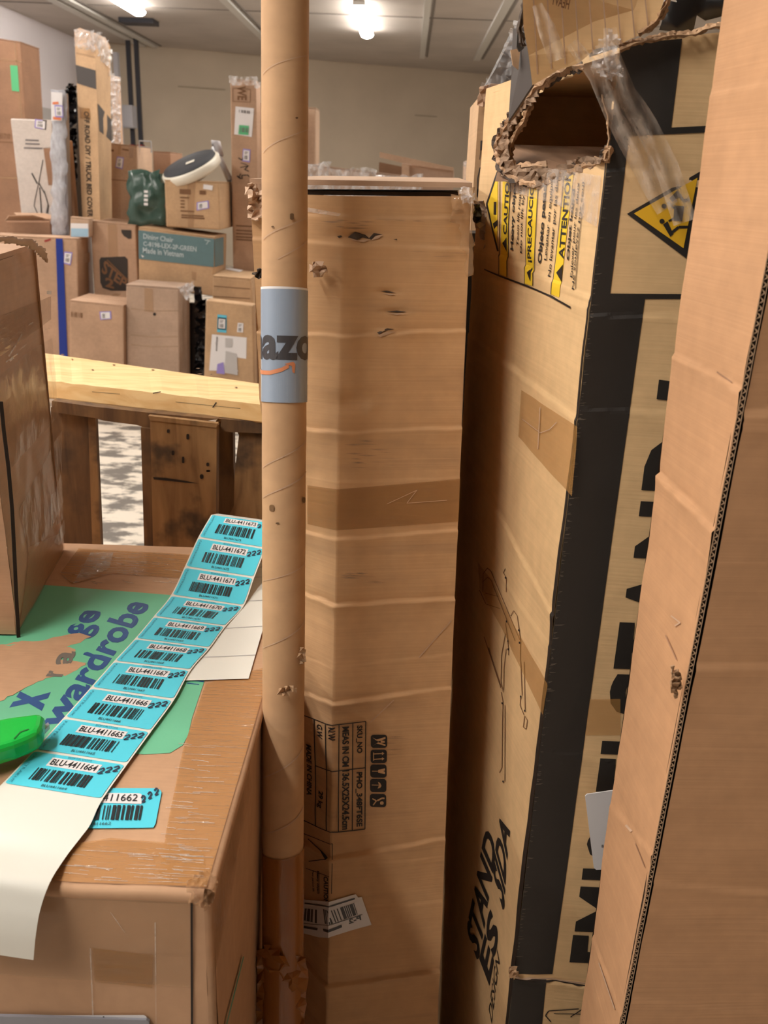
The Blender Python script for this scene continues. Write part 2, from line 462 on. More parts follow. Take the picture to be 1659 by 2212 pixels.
M['green_bag'] = plain('dark_green_plastic', rgb(62, 86, 78), 0.2, bumps=0.6, bscale=18)
M['black_bag'] = plain('black_plastic', rgb(22, 20, 22), 0.16, bumps=0.5, bscale=35)
M['clear'] = film('clear_wrap', rgb(236, 234, 236), 0.5, 0.1, (40, 40, 18), 0.8, amin=0.05)
M['clear_bag'] = film('clear_bag', rgb(200, 200, 208), 0.9, 0.12, (50, 50, 20), 0.8, amin=0.5)
M['clear_tape'] = film('clear_tape', rgb(226, 214, 204), 0.55, 0.1, (60, 60, 60), 0.7, amin=0.12)
M['tape'] = film('brown_tape', rgb(166, 118, 66), 0.5, 0.18, (20, 20, 140), 0.4)
M['tape_pale'] = film('tan_tape', rgb(196, 156, 118), 0.45, 0.25, (20, 20, 90), 0.25)
M['foam'] = plain('dark_grey_mat', rgb(56, 58, 64), 0.75, bumps=0.2, bscale=200)
M['rim'] = plain('cream_plastic', rgb(232, 226, 212), 0.35)
M['silver'] = plain('silver_tube', rgb(190, 192, 198), 0.3, 0.3)
M['grey_plastic'] = plain('grey_plastic', rgb(138, 138, 146), 0.5)
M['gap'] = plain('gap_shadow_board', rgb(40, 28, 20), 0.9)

# ------------------------------------------------------------------ the hall
ZC = 3.4
XL = ptz(0, 10.6, ZC).x
XR, YB = 6.0, -7.0
a = ptz(300, 97, ZC); c = ptz(1050, 160, ZC); sl = (c.y - a.y) / (c.x - a.x)
def wy(x): return a.y + (x - a.x) * sl
structure('floor', [(XL, YB, 0), (XR, YB, 0), (XR, wy(XR), 0), (XL, wy(XL), 0)], [(0, 1, 2, 3)], M['floor'])
mb = MB(); mb.hexa([(XL, YB, ZC), (XR, YB, ZC), (XR, wy(XR), ZC), (XL, wy(XL), ZC), (XL, YB, ZC + .1), (XR, YB, ZC + .1), (XR, wy(XR), ZC + .1), (XL, wy(XL), ZC + .1)])
structure('ceiling', mb.v, mb.f, M['ceiling'])
def wall(name, p, q, mat, th=(0, .1, 0)):
    t = Vector(th); mb = MB(); p = Vector((*p, 0)); q = Vector((*q, 0)); z = Vector((0, 0, ZC))
    mb.hexa([p, q, q + t, p + t, p + z, q + z, q + t + z, p + t + z]); return structure(name, mb.v, mb.f, mat)
wall('wall_back', (XL, wy(XL)), (XR, wy(XR)), M['wall_beige'])
wall('wall_left', (XL, YB), (XL, wy(XL)), M['wall_white'], (-.1, 0, 0))
wall('wall_right', (XR, YB), (XR, wy(XR)), M['wall_beige'], (.1, 0, 0))
wall('wall_front', (XL, YB), (XR, YB), M['wall_beige'], (0, -.1, 0))
# grey lower band of the left wall
zt = pt(160, 205, 11.2).z
mb = MB(); mb.box(XL + .002, XL + .03, YB + .1, wy(XL) - .05, 0.01, 1.5 + (pt(100, 190, 10.5).z - 1.5))
structure('trim_1', mb.v, mb.f, M['dado'])
# ceiling strips: conduits running to the far wall, each a bar with a shadow gap beside it
k = 2
for (p, q, wdt) in (((490, 0), (560, 72), .05), ((1100, 0), (1015, 150), .05), ((120, 0), (255, 68), .06), ((920, 0), (912, 150), .04), ((60, -60), (250, 60), .05)):
    A = ptz(*p, ZC); B = ptz(*q, ZC); x = (A.x + B.x) / 2; y1 = min(wy(x) - .1, 16)
    mb = MB(); mb.box(x - wdt, x + wdt, YB + .5, y1, ZC - .035, ZC - .002)
    structure('trim_%d' % k, mb.v, mb.f, M['strip']); k += 1
    mb = MB(); mb.box(x + wdt * 1.5, x + wdt * 2.2, YB + .5, y1, ZC - .012, ZC - .002)
    structure('trim_%d' % k, mb.v, mb.f, M['seam']); k += 1
for yy in (9.6, 11.0, 12.4):
    mb = MB(); mb.box(XL + .1, XR - .1, yy, yy + .02, ZC - .008, ZC - .001)
    structure('trim_%d' % k, mb.v, mb.f, M['seam']); k += 1
# dark beam over the corner, seams on the far wall
A = ptz(255, 54, ZC - .1); B = ptz(345, 66, ZC - .1)
mb = MB(); mb.box(A.x, B.x, (A.y + B.y) / 2 - .15, (A.y + B.y) / 2 + .15, ZC - .06, ZC - .003)
structure('trim_%d' % k, mb.v, mb.f, M['steel_dark']); k += 1
for (p, q) in (((268, 140), (385, 150)), ((900, 200), (965, 206))):
    x0 = pt(*p, 13.2).x; x1 = pt(*q, 13.2).x; z = pt(*p, 13.2).z
    mb = MB(); mb.hexa([(x0, wy(x0) - .012, z), (x1, wy(x1) - .012, z), (x1, wy(x1) - .002, z), (x0, wy(x0) - .002, z), (x0, wy(x0) - .012, z + .02), (x1, wy(x1) - .012, z + .02), (x1, wy(x1) - .002, z + .02), (x0, wy(x0) - .002, z + .02)])
    structure('trim_%d' % k, mb.v, mb.f, M['wall_line']); k += 1

def ceiling_light(p0, p1, label, group=None):
    """a lit tube fitting: white housing under the ceiling with a glowing diffuser"""
    x = (p0.x + p1.x) / 2; y0, y1 = p0.y, p1.y
    t = thing('ceiling_light', label, 'ceiling light', (x, (y0 + y1) / 2, ZC - .1), group)
    mb = MB(); mb.box(x - .07, x + .07, y0, y1, ZC - .05, ZC - .004); mb.build('housing', M['white_metal'], t)
    mb = MB(); n = 8
    pr = [Vector((x + .085 * math.cos(math.pi + math.pi * i / n), y0 + .02, ZC - .05 + .05 * math.sin(math.pi + math.pi * i / n))) for i in range(n + 1)]
    mb.prism(pr, (0, y1 - y0 - .04, 0)); mb.build('diffuser', M['lamp'], t)
A = ptz(250, 6, ZC - .1); B = ptz(304, 36, ZC - .1); ceiling_light(A, B, 'lit fluorescent ceiling light above the tall boxes by the white wall')
x1 = (A.x + B.x) / 2
A = ptz(772, 22, ZC - .1); B = ptz(795, 84, ZC - .1); ceiling_light(A, B, 'lit fluorescent ceiling light right of the long cardboard tube')
x2 = (A.x + B.x) / 2
for x, y in ((x1, -1.2), (x1, 1.6), (x1, 5.0), (x1, 7.2), (x2, 7.2), (-1.3, -.45), (-1.75, 1.5), (1.9, 10.6), (1.9, 7.0), (4.2, 10.0)):  # unseen fittings added to brighten the boxes and the hall
    ceiling_light(Vector((x, y - .75, 0)), Vector((x, y + .75, 0)), 'long fluorescent ceiling light out of view, added to light the boxes', 'added ceiling lights over the boxes')

# dark posts, cabinet by the far corner
def post(px, y0, y1, wpx, Y, label):
    P = pt(px, y0, Y); hw = wpx / 2 / FPX * Y; mb = MB()
    zb = pt(px, y1, Y).z
    t = thing('door_track_post', label, 'post', (P.x, Y, 0))
    mb.box(P.x - hw, P.x + hw, Y - .03, Y + .03, .25, P.z); mb.build('post', M['steel_dark'], t)
    mb = MB(); mb.box(P.x - hw * 1.0, P.x + hw * 1.0, Y - .1, Y + .1, 0, zb + .12); mb.build('base', M['red'], t)
    return t
Yc = wy(XL) - .45
post(275, 68, 330, 8, Yc, 'dark steel post nearer the grey wall cabinet, in the far corner')
post(293, 76, 330, 8, Yc, 'dark steel post against the beige wall, right of its twin')
P = pt(256, 226, Yc - .3); Q = pt(287, 276, Yc - .3)
t = thing('wall_cabinet', 'small grey metal cabinet hung in front of the dark posts', 'cabinet', (P.x, Yc - .3, Q.z))
mb = MB(); mb.box(P.x, Q.x, Yc - .3, Yc - .05, Q.z, P.z); mb.build('body', M['cab'], t)
mb = MB(); mb.box(P.x + .02, Q.x - .02, Yc - .315, Yc - .3, Q.z + .02, P.z - .02); mb.build('door', M['cab'], t)
P = pt(243, 112, Yc - .5); Q = pt(256, 170, Yc - .5)
single('wall_panel', *(lambda m: (m.v, m.f))((lambda m: (m.box(P.x, Q.x, Yc - .5, Yc - .4, 0, P.z), m)[1])(MB())), M['cab'], 'plain grey upright panel behind the truck cover box', 'panel')

# ------------------------------------------------------------------ boxes across the aisle
GB = 'boxes stacked across the aisle'
def carton(label, tl, tr, br, bl, Y, depth, mat, floor=False, name='cardboard_box', group=GB, flaps=True, cat='box', dYr=0.0):
    TL, TR = pt(*tl, Y), pt(*tr, Y - dYr)
    if floor: BL, BR = Vector((TL.x + (pt(*bl, Y).x - TL.x), Y, 0.0)), Vector((pt(*br, Y).x, Y - dYr, 0.0))
    else: BL, BR = pt(*bl, Y), pt(*br, Y - dYr)
    D = Vector((0, depth, 0))
    t = thing(name, label, cat, ((BL + BR) / 2 + D / 2 - Vector((0, 0, 0))), group)
    mb = MB(); mb.hexa([BL, BR, BR + D, BL + D, TL, TR, TR + D, TL + D])
    o = mb.build('carton', mat, t)
    bv = o.modifiers.new('bevel', 'BEVEL'); bv.width = 0.008; bv.segments = 2
    if flaps:                                 # two top flaps meeting at a seam
        m1, m2 = (TL + TL + D) / 2, (TR + TR + D) / 2; e = Vector((0, 0, .006)); g = Vector((0, .004, 0))
        mb = MB(); mb.prism([TL, TR, m2 - g, m1 - g], e); mb.build('top_flap', mat, t)
        mb = MB(); mb.prism([m1 + g, m2 + g, TR + D, TL + D], e); mb.build('top_flap', mat, t)
    f = Patch([[TL, BL], [TR, BR]]); s = Patch([[TR, BR], [TR + D, BR + D]]); tp = Patch([[TL + D, TL], [TR + D, TR]])
    return t, f, s, tp
OF = 0.003
def sticker(t, f, pts, border=None, code=True, name='sticker', turn=False):
    """white label with a lilac border, lines and a small bar code"""
    a, b_, c, d = pts
    if border: 
        Ink(f, OF).poly(pts).build(name, M[border], t)
        k = 0.13; cen = (sum(p[0] for p in pts) / 4, sum(p[1] for p in pts) / 4)
        pts = [(p[0] + (cen[0] - p[0]) * k * 1.6, p[1] + (cen[1] - p[1]) * k * 1.6) for p in pts]
        o = Ink(f, OF * 1.5).poly(pts).build('label_face', M['paper'], t)
    else: o = Ink(f, OF * 1.5).poly(pts).build(name, M['paper'], t)
    if code:
        a, b_, c, d = pts
        q = lambda u, v: (a[0] + (b_[0] - a[0]) * u + (d[0] - a[0]) * v, a[1] + (b_[1] - a[1]) * u + (d[1] - a[1]) * v)
        i = Ink(f, OF * 2)
        if turn: i.bars([q(.15, .85), q(.15, .15), q(.45, .15), q(.45, .85)], 22, 3)
        else:
            i.poly([q(.2, .15), q(.75, .15), q(.75, .22), q(.2, .22)]); i.poly([q(.2, .3), q(.6, .3), q(.6, .37), q(.2, .37)])
            i.bars([q(.2, .9), q(.75, .9), q(.75, .52), q(.2, .52)], 20, 3)
        i.build('label_print', M['ink_grey'], t)
def tapeq(t, f, pts, mat='tape_pale'): Ink(f, OF * .7).poly(pts).build('tape_strip', M[mat], t)

t, f, s, tp = carton('tall tan box with a green sticker against the white wall', (-90, 72), (45, 92), (66, 560), (-90, 560), 7.2, .35, M['cb4'], True, dYr=0)
Ink(f, OF).poly([(22, 141), (38, 142), (42, 198), (26, 196)]).build('green_sticker', M['mint'], t)
tapeq(t, f, [(30, 92), (34, 92), (50, 254), (44, 254)]); tapeq(t, f, [(-60, 118), (48, 132), (48, 136), (-60, 122)])
tapeq(t, f, [(-60, 381), (56, 383), (56, 387), (-60, 386)])
i = Ink(f, OF); i.text('81710', [(0, 300), (22, 300), (22, 288), (0, 288)]); i.poly([(-20, 305), (52, 308), (52, 309.5), (-20, 306.5)]); i.build('printed_text', M['ink_brown'], t)

t, f, s, tp = carton('leaning white box printed with a leaf sprig outline', (22, 256), (112, 259), (120, 520), (58, 520), 6.85, .12, M['white_card'], True, flaps=False)
i = Ink(f, OF); 
for (y, x0, x1) in ((301, 55, 84), (309, 55, 86), (318, 52, 92)): i.poly([(x0, y), (x1, y + 1), (x1, y + 4), (x0, y + 3)])
i.build('printed_text', M['ink_grey'], t)
i = Ink(f, OF); i.line([(69, 374), (81, 397)], 3); i.line([(93, 345), (84, 395), (76, 430), (74, 445), (82, 462)], 1.6); i.line([(84, 395), (98, 420), (105, 445), (103, 461)], 2)
i.line([(86, 405), (90, 461)], 2.4); i.line([(96, 412), (104, 440), (100, 461)], 1.2); i.build('printed_sprig', M['ink'], t)
Ink(f, OF).poly([(92, 259), (112, 259), (113, 318), (94, 318)]).build('printed_panel', M['white_card'], t)
Ink(f, OF).poly([(94, 320), (113, 320), (113, 400), (105, 400)]).build('bare_board', M['cb4'], t)
sticker(t, f, [(76, 257), (101, 260), (100, 281), (75, 276)], 'purple')

t, f, s, tp = carton('opened brown box with raised flaps below the white box', (12, 477), (108, 477), (110, 512), (14, 508), 6.5, .25, M['cb4'], True, flaps=False)
TL, TR = pt(12, 477, 6.45), pt(108, 477, 6.45)
mb = MB(); mb.prism([TL, TR, pt(70, 466, 6.3), pt(18, 467, 6.3)], (0, 0, .006)); mb.build('flap', M['cb'], t)
mb = MB(); mb.prism([TL + Vector((0, .25, 0)), TR + Vector((0, .25, 0)), pt(96, 462, 6.78), pt(30, 461, 6.78)], (0, 0, .006)); mb.build('flap', M['cb'], t)

t, f, s, tp = carton('tall tan box with a broad blue tape down its front', (-30, 508), (167, 517), (176, 900), (-30, 900), 6.1, .22, M['cb'], True)
Ink(f, OF * 2).poly([(121, 515), (136, 515.5), (148, 800), (130, 800)]).build('blue_tape', M['blue_tape'], t)
Ink(f, OF).poly([(96, 519), (110, 515), (110, 519), (97, 523)]).build('red_smear', M['red'], t)
Ink(tp, OF).poly([(25, 508), (45, 505), (48, 506), (30, 510)]).build('green_smear', M['mint'], t)
sticker(t, f, [(139, 543), (157, 545), (153, 573), (137, 569)], 'purple')
Ink(s, OF).poly([(182, 548), (193, 545), (193, 566), (182, 568)]).build('paper_patch', M['cb2'], t)

def pole_pack(label, tl, tr, br, bl, Y, depth, mat, nm='wrapped_pole'):
    return carton(label, tl, tr, br, bl, Y, depth, mat, True, name=nm, flaps=False, cat='package')
t, f, s, tp = pole_pack('slim grey pole in clear plastic with an orange edged label', (117, 200), (140, 200), (134, 515), (113, 515), 6.4, .07, M['cab'])
crumple('plastic_sleeve', [(114, 196), (143, 196), (141, 320), (136, 515), (111, 515), (115, 320)], 6.37, .005, M['clear_bag'], t, 12, 4, smooth=True)
Ink(f, .05).poly([(116, 200), (141, 202), (140, 262), (117, 262)]).build('white_card', M['paper'], t)
for pl in ([(120, 222), (132, 221), (133, 226), (120, 227)], [(121, 253), (138, 255), (138, 261), (121, 259)]): Ink(f, .053).poly(pl).build('orange_edge', M['orange'], t)
sticker(t, Patch([[f.P(0, 0, .055), f.P(0, 1, .055)], [f.P(1, 0, .055), f.P(1, 1, .055)]]), [(118, 227), (136, 228), (137, 254), (120, 253)], 'purple')
t, f, s, tp = pole_pack('slim upright carton with a dark green top in front of the truck cover box', (128, 300), (148, 303), (168, 512), (137, 512), 6.5, .08, M['cb'], 'slim_carton')
Ink(f, OF).poly([(128, 300), (148, 303), (149, 329), (130, 328)]).build('dark_top', M['teal'], t)
for pl in ([(130, 330), (146, 331), (147, 337), (130, 336)], [(131, 363), (147, 365), (147, 369), (132, 367)]): Ink(f, OF).poly(pl).build('orange_edge', M['orange'], t)
sticker(t, f, [(129, 336), (146, 337), (146, 363), (131, 362)], 'purple'); sticker(t, f, [(143, 382), (152, 384), (151, 401), (142, 399)])

t = thing('plastic_wrapped_bundle', 'crumpled shiny black plastic bundle beside the truck cover box', 'bundle', pt(152, 470, 6.95), None)
crumple('plastic_sheet', [(138, 190), (150, 180), (165, 184), (166, 300), (162, 420), (150, 480), (142, 470), (141, 320), (136, 240)], 6.9, .05, M['black_bag'], t, 6, 9)
mb = MB(); mb.prism([pt(142, 200, 6.95), pt(142, 480, 6.95), pt(165, 480, 6.95), pt(165, 200, 6.95)], (0, .15, 0)); mb.build('core', M['black_bag'], t)
t, f, s, tp = carton('small grey white box behind the black bundle and truck cover box', (150, 255), (169, 256), (171, 312), (152, 308), 7.15, .1, M['cab'], True, flaps=False)
Ink(f, OF).text('02', [(155, 300), (165, 301), (165, 292), (155, 291)]).build('printed_text', M['ink_grey'], t)

# the tall truck cover box, taped round top, two faces in view
Yt = 6.5
c0, c1, c2 = pt(162, 95, Yt), pt(206, 108, Yt - .12), pt(238, 100, Yt + .28)
b0, b1, b2 = pt(178, 473, Yt), pt(216, 475, Yt - .12), pt(242, 473, Yt + .28)
t = thing('tall_carton', 'very tall narrow carton for a truck bed cover with dark printed squares', 'box', (b1 + Vector((0, .2, 0))), GB)
bk = Vector((c0.x + c2.x - c1.x, c0.y + c2.y - c1.y, c0.z)); bb_ = Vector((b0.x + b2.x - b1.x, b0.y + b2.y - b1.y, b0.z))
mb = MB(); mb.hexa([b0, b1, b2, bb_, c0, c1, c2, bk]); mb.build('carton', M['cb3'], t)
top = [pt(160, 66, Yt), pt(203, 70, Yt - .08), pt(228, 82, Yt + .2), pt(172, 60, Yt + .3)]
mb = MB(); mb.hexa([c0, c1, c2, bk] + top); mb.build('taped_cap', M['cb2'], t)
crumple('plastic_wrap', [(160, 64), (205, 66), (232, 84), (242, 120), (240, 170), (230, 140), (206, 112), (164, 104)], lambda x, y: Yt - .1 + max(0, x - 206) / 36 * .35, .02, M['clear'], t, 7, 3)
f = Patch([[c0, b0], [c1, b1]]); s = Patch([[c1, b1], [c2, b2]])
Ink(f, OF).poly([(164, 140), (207, 152), (209, 193), (167, 180)]).build('printed_square', M['charcoal'], t)
Ink(s, OF).poly([(210, 223), (239, 258), (241, 306), (214, 283)]).build('printed_square', M['charcoal'], t)
Ink(f, OF).text('OFF ROAD DIY / TRUCK BED COVER', [(182, 240), (190, 468), (201, 469), (193, 242)], .02).build('printed_text', M['ink'], t)
tapeq(t, f, [(172, 232), (194, 234), (196, 258), (173, 256)], 'tape'); tapeq(t, f, [(164, 112), (206, 122), (206, 126), (164, 116)], 'tape_pale')
t, f, s, tp = pole_pack('slim bubble wrapped pole behind the truck cover box', (238, 162), (255, 166), (258, 330), (240, 330), 7.5, .06, M['cb2'])
crumple('bubble_wrap', [(236, 160), (258, 164), (260, 316), (239, 316)], 7.45, .015, M['clear'], t, 5, 8)

t, f, s, tp = carton('tan carton with a lilac label standing right of the truck cover box', (223, 309), (297, 317), (290, 492), (232, 482), 6.95, .4, M['cb2'], True)
sticker(t, f, [(253, 338), (268, 340), (265, 366), (249, 362)], 'purple'); tapeq(t, f, [(255, 312), (262, 313), (261, 335), (254, 334)])
Ink(f, OF).poly([(225, 320), (246, 323), (246, 328), (225, 325)]).poly([(264, 321), (278, 323), (278, 326), (264, 324)]).build('printed_text', M['ink_brown'], t)
Ink(f, OF).poly([(278, 318), (289, 319), (288, 342), (279, 341)]).build('paper_patch', M['cb5'], t)
Ink(f, OF).poly([(228, 386), (276, 390), (276, 391.5), (228, 387.5)]).build('fold_line', M['ink_brown'], t)
t, f, s, tp = carton('small brown carton half hidden behind the black bagged box', (330, 328), (368, 330), (368, 375), (330, 372), 7.5, .4, M['cb4'], True)
# thin wire rack
t = thing('wire_rack', 'thin wire frame standing behind the lilac labelled carton', 'rack', pt(313, 330, 7.0))
mb = MB(); mb.tube([pt(300, 330, 7.0), pt(301, 304, 7.0), pt(326, 306, 7.0), pt(327, 330, 7.0)], .006, 6); mb.tube([pt(300, 316, 7.0), pt(327, 319, 7.0)], .004, 6); mb.build('frame', M['silver'], t)

# bagged dark box
t = thing('bagged_box', 'box wrapped in shiny dark green plastic under the disc', 'package', pt(318, 482, 6.4))
mb = MB(); q = [pt(284, 477, 6.4), pt(354, 481, 6.4), pt(346, 375, 6.4), pt(280, 373, 6.4)]; D = Vector((0, .35, 0))
mb.hexa([q[0], q[1], q[1] + D, q[0] + D, q[3], q[2], q[2] + D, q[3] + D]); mb.build('carton', M['green_bag'], t)
crumple('plastic_sheet', [(277, 370), (300, 368), (348, 372), (354, 420), (358, 486), (320, 487), (281, 480), (278, 420)], 6.32, .02, M['green_bag'], t, 13, 12, smooth=True)
mb = MB()
for yy in (411, 420, 429, 438): mb.prism([pt(311, yy, 6.2), pt(319, yy + .5, 6.2), pt(319, yy + 6, 6.2), pt(311, yy + 5.5, 6.2)], (0, .005, 0))
mb.build('printed_mark', M['paper'], t)

t, f, s, tp = carton('golden carton carrying the tilted disc, with faded shipping print', (355, 390), (473, 395), (476, 497), (359, 490), 6.2, .5, M['cb3'])
i = Ink(f, OF)
for (x, y, w_, h) in ((388, 408, 24, 11), (431, 411, 14, 9), (389, 425, 20, 3), (390, 432, 9, 3), (390, 439, 9, 3), (390, 446, 9, 3), (390, 454, 30, 3), (392, 463, 48, 3), (392, 468, 50, 3)):
    i.poly([(x, y), (x + w_, y + w_ * .05), (x + w_, y + h + w_ * .05), (x, y + h)])
i.build('printed_text', M['ink_brown'], t)
sticker(t, f, [(425, 437), (451, 433), (452, 450), (425, 455)], 'purple', turn=True); sticker(t, f, [(440, 398), (460, 401), (459, 411), (439, 408)], code=False)
tapeq(t, f, [(404, 392), (422, 393), (418, 492), (406, 491)])

# tilted balance disc
t = thing('exercise_disc', 'round dark disc with a cream rim lying tilted on the golden carton', 'disc', pt(420, 390, 6.3), None)
Ce = pt(411, 358, 6.35); ax = (pt(472, 330, 6.3) - pt(350, 377, 6.3)); Rr = ax.length / 2; u = ax.normalized()
nrm = Vector((-.30, -.34, .9)); nrm = (nrm - u * nrm.dot(u)).normalized(); v = nrm.cross(u)
def ring(c, r, n=40): return [c + (u * math.cos(2 * math.pi * k / n) + v * math.sin(2 * math.pi * k / n)) * r for k in range(n)]
def lathe(prof, n=40):
    mb = MB()
    for (r, h) in prof: mb.v += ring(Ce + nrm * h, r, n)
    for j in range(len(prof) - 1):
        for k in range(n): mb.f.append((j * n + k, j * n + (k + 1) % n, (j + 1) * n + (k + 1) % n, (j + 1) * n + k))
    mb.f.append(tuple(range(n))[::-1]); mb.f.append(tuple((len(prof) - 1) * n + k for k in range(n))); return mb
lathe([(Rr * .9, -.055), (Rr, -.042), (Rr * 1.01, 0), (Rr * .95, .012)]).build('rim', M['rim'], t, True)
lathe([(Rr * .93, .008), (Rr * .9, .022), (Rr * .4, .03), (.01, .032)]).build('mat', M['foam'], t, True)
mb = MB(); mb.prism([Ce + nrm * .034 + u * a_ + v * b2_ for a_, b2_ in ((-.01, -.03), (.05, -.03), (.05, -.07), (-.01, -.07))], nrm * .002); mb.build('badge', M['rim'], t)
lathe([(Rr * .45, -.085), (Rr * .55, -.075), (Rr * .6, -.068)]).build('base', M['black_bag'], t, True)
t = thing('folding_pole', 'grey silver pole leaning behind the tilted disc', 'pole', pt(492, 392, 6.6))
mb = MB(); mb.tube([pt(462, 318, 6.7), pt(472, 336, 6.68), pt(497, 390, 6.6)], [.025, .02, .022], 10); mb.build('shaft', M['silver'], t, True)
mb = MB(); mb.tube([pt(459, 312, 6.7), pt(468, 310, 6.7), pt(474, 338, 6.68)], .03, 10); mb.build('bracket', M['cab'], t, True)

# dining chair carton with its teal band
t, f, s, tp = carton('long carton with a teal printed band, under the golden carton', (299, 492), (463, 514), (461, 640), (300, 618), 6.12, .42, M['cb3'])
Ink(f, OF).poly([(299, 497), (463, 516), (462, 577), (300, 559)]).build('teal_band', M['teal'], t)
Ink(s, OF).poly([(463, 516), (482, 512), (482, 571), (463, 577)]).build('teal_band', M['teal'], t)
for s_, q_ in (('Dining Chair', [(310, 519), (375, 527), (375, 513), (310, 504)]), ('C-8198-LEX-2P-GREEN', [(310, 531), (425, 544), (425, 533), (310, 521)]), ('Made in Vietnam', [(309, 546), (397, 556), (397, 544), (309, 534)])):
    Ink(f, OF * 2).text(s_, q_, .02).build('printed_text', M['ink_light'], t)
i = Ink(f, OF * 2); i.line([(442, 518), (455, 521)], 1.6); i.line([(446, 528), (452, 519)], 1.6); i.build('printed_mark', M['ink_light'], t)
Ink(f, OF * 1.5).poly([(305, 550), (312, 554), (308, 556)]).build('printed_mark', M['paper'], t)
tapeq(t, f, [(414, 586), (424, 588), (423, 606), (415, 604)])

t, f, s, tp = carton('tan carton bearing a black square toy label, left of the teal banded carton', (195, 478), (293, 488), (300, 660), (204, 650), 6.28, .4, M['cb'])
Ink(f, OF).poly([(215, 562), (218, 556), (270, 554), (276, 560), (277, 628), (240, 628), (222, 622), (217, 610)]).build('black_label', M['step_black'], t)
i = Ink(f, OF * 2); i.text('STEP', [(219, 588), (269, 622), (277, 606), (227, 560)], .03); i.text('2', [(228, 619), (247, 624), (247, 604), (228, 598)], .04)
i.line([(232, 561), (277, 605)], 2); i.build('printed_text', M['ink_brown'], t)
Ink(f, OF).poly([(262, 496), (284, 497), (284, 515), (278, 516), (268, 510), (263, 503)]).build('printed_quarter', M['step_black'], t)
tapeq(t, f, [(233, 482), (252, 484), (256, 555), (234, 553)]); tapeq(t, tp, [(235, 480), (252, 481), (256, 477), (238, 476)])
t, f, s, tp = carton('little carton with a white and pale blue label on the blue taped box', (152, 470), (194, 474), (194, 513), (150, 512), 6.2, .07, M['cb2'])
sticker(t, f, [(153, 482), (191, 483), (192, 512), (154, 512)], code=False); Ink(f, OF * 2).poly([(154, 493), (191, 494), (191, 511), (154, 511)]).build('label_print', M['sky'], t)

t, f, s, tp = carton('low tan carton with a lilac label in the front row, right of the blue tape', (151, 650), (267, 662), (269, 900), (151, 900), 5.7, .36, M['cb'], True)
sticker(t, f, [(215, 673), (240, 672), (241, 689), (217, 691)], 'purple', turn=True)
i = Ink(f, OF); i.bars([(154, 684), (180, 687), (180, 676), (154, 673)], 30, 5).build('printed_code', M['ink_brown'], t)
tapeq(t, tp, [(224, 646), (240, 648), (262, 636), (250, 634)], 'tape')
t, f, s, tp = carton('plastic taped carton in the front row, middle, with a dark spot', (272, 616), (386, 624), (389, 900), (275, 900), 5.75, .3, M['cb5'], True)
crumple('plastic_wrap', [(382, 622), (418, 606), (419, 625), (406, 648), (394, 640)], 5.75, .015, M['clear'], t, 6, 5)
tapeq(t, f, [(312, 622), (330, 624), (332, 675), (312, 672)]); Ink(f, OF).poly(rrect(331, 675, 337, 682, 2.9)).build('dark_spot', M['step_black'], t)
for y in (667, 723, 744): Ink(f, OF).line([(283, y), (330, y + 5), (385, y + 4)], 1.6).build('tape_edge', M['tape_pale'], t)
t = thing('black_package', 'black plastic wrapped package in the gap between front row cartons', 'package', pt(430, 860, 5.95), None)
gx0, gx1 = pt(404, 700, 6.08).x, pt(444, 700, 6.08).x; mb = MB(); mb.box(gx0, gx1, 6.08, 6.11, 0, pt(430, 655, 6.08).z); mb.build('core', M['black_bag'], t)
crumple('plastic_sheet', [(420, 618), (440, 622), (446, 700), (446, 800), (420, 800)], 5.92, .03, M['black_bag'], t, 7, 21)
t, f, s, tp = carton('upright carton with a white appliance sheet, at the right of the front row', (445, 648), (546, 660), (551, 900), (438, 900), 5.7, .12, M['cb3'], True, flaps=False)
Ink(f, OF).poly([(470, 679), (490, 681), (489, 719), (469, 717)]).build('blue_sticker', M['cyan'], t)
sticker(t, f, [(471, 685), (489, 687), (488, 713), (470, 711)], 'purple'); sticker(t, f, [(514, 697), (526, 698), (525, 718), (512, 717)])
Ink(f, OF).poly([(458, 722), (533, 729), (532, 775), (500, 770), (515, 802), (452, 800)]).build('paper_sheet', M['paper'], t)
i = Ink(f, OF * 2); i.text('appliance', [(472, 727), (471, 758), (465, 758), (466, 727)], .02); i.build('printed_text', M['ink_grey'], t)
Ink(f, OF * 2).poly([(488, 758), (512, 764), (514, 810), (485, 805)]).poly([(487, 730), (502, 731), (502, 750), (487, 750)]).build('printed_picture', M['dado'], t)
Ink(f, OF * 2.5).poly([(470, 786), (483, 782), (486, 808), (468, 806)]).build('printed_bowl', M['purple'], t)
t, f, s, tp = carton('low carton with a white paper on its lid, behind the appliance carton', (459, 597), (541, 604), (550, 680), (459, 680), 6.02, .45, M['cb3'])
Ink(tp, .009).poly([(486, 584), (518, 590), (526, 586), (496, 581)]).build('paper', M['paper'], t)
i = Ink(f, OF); i.line([(462, 618), (540, 624)], 1.5); i.line([(462, 640), (540, 645)], 1.5); i.build('board_line', M['ink_brown'], t)

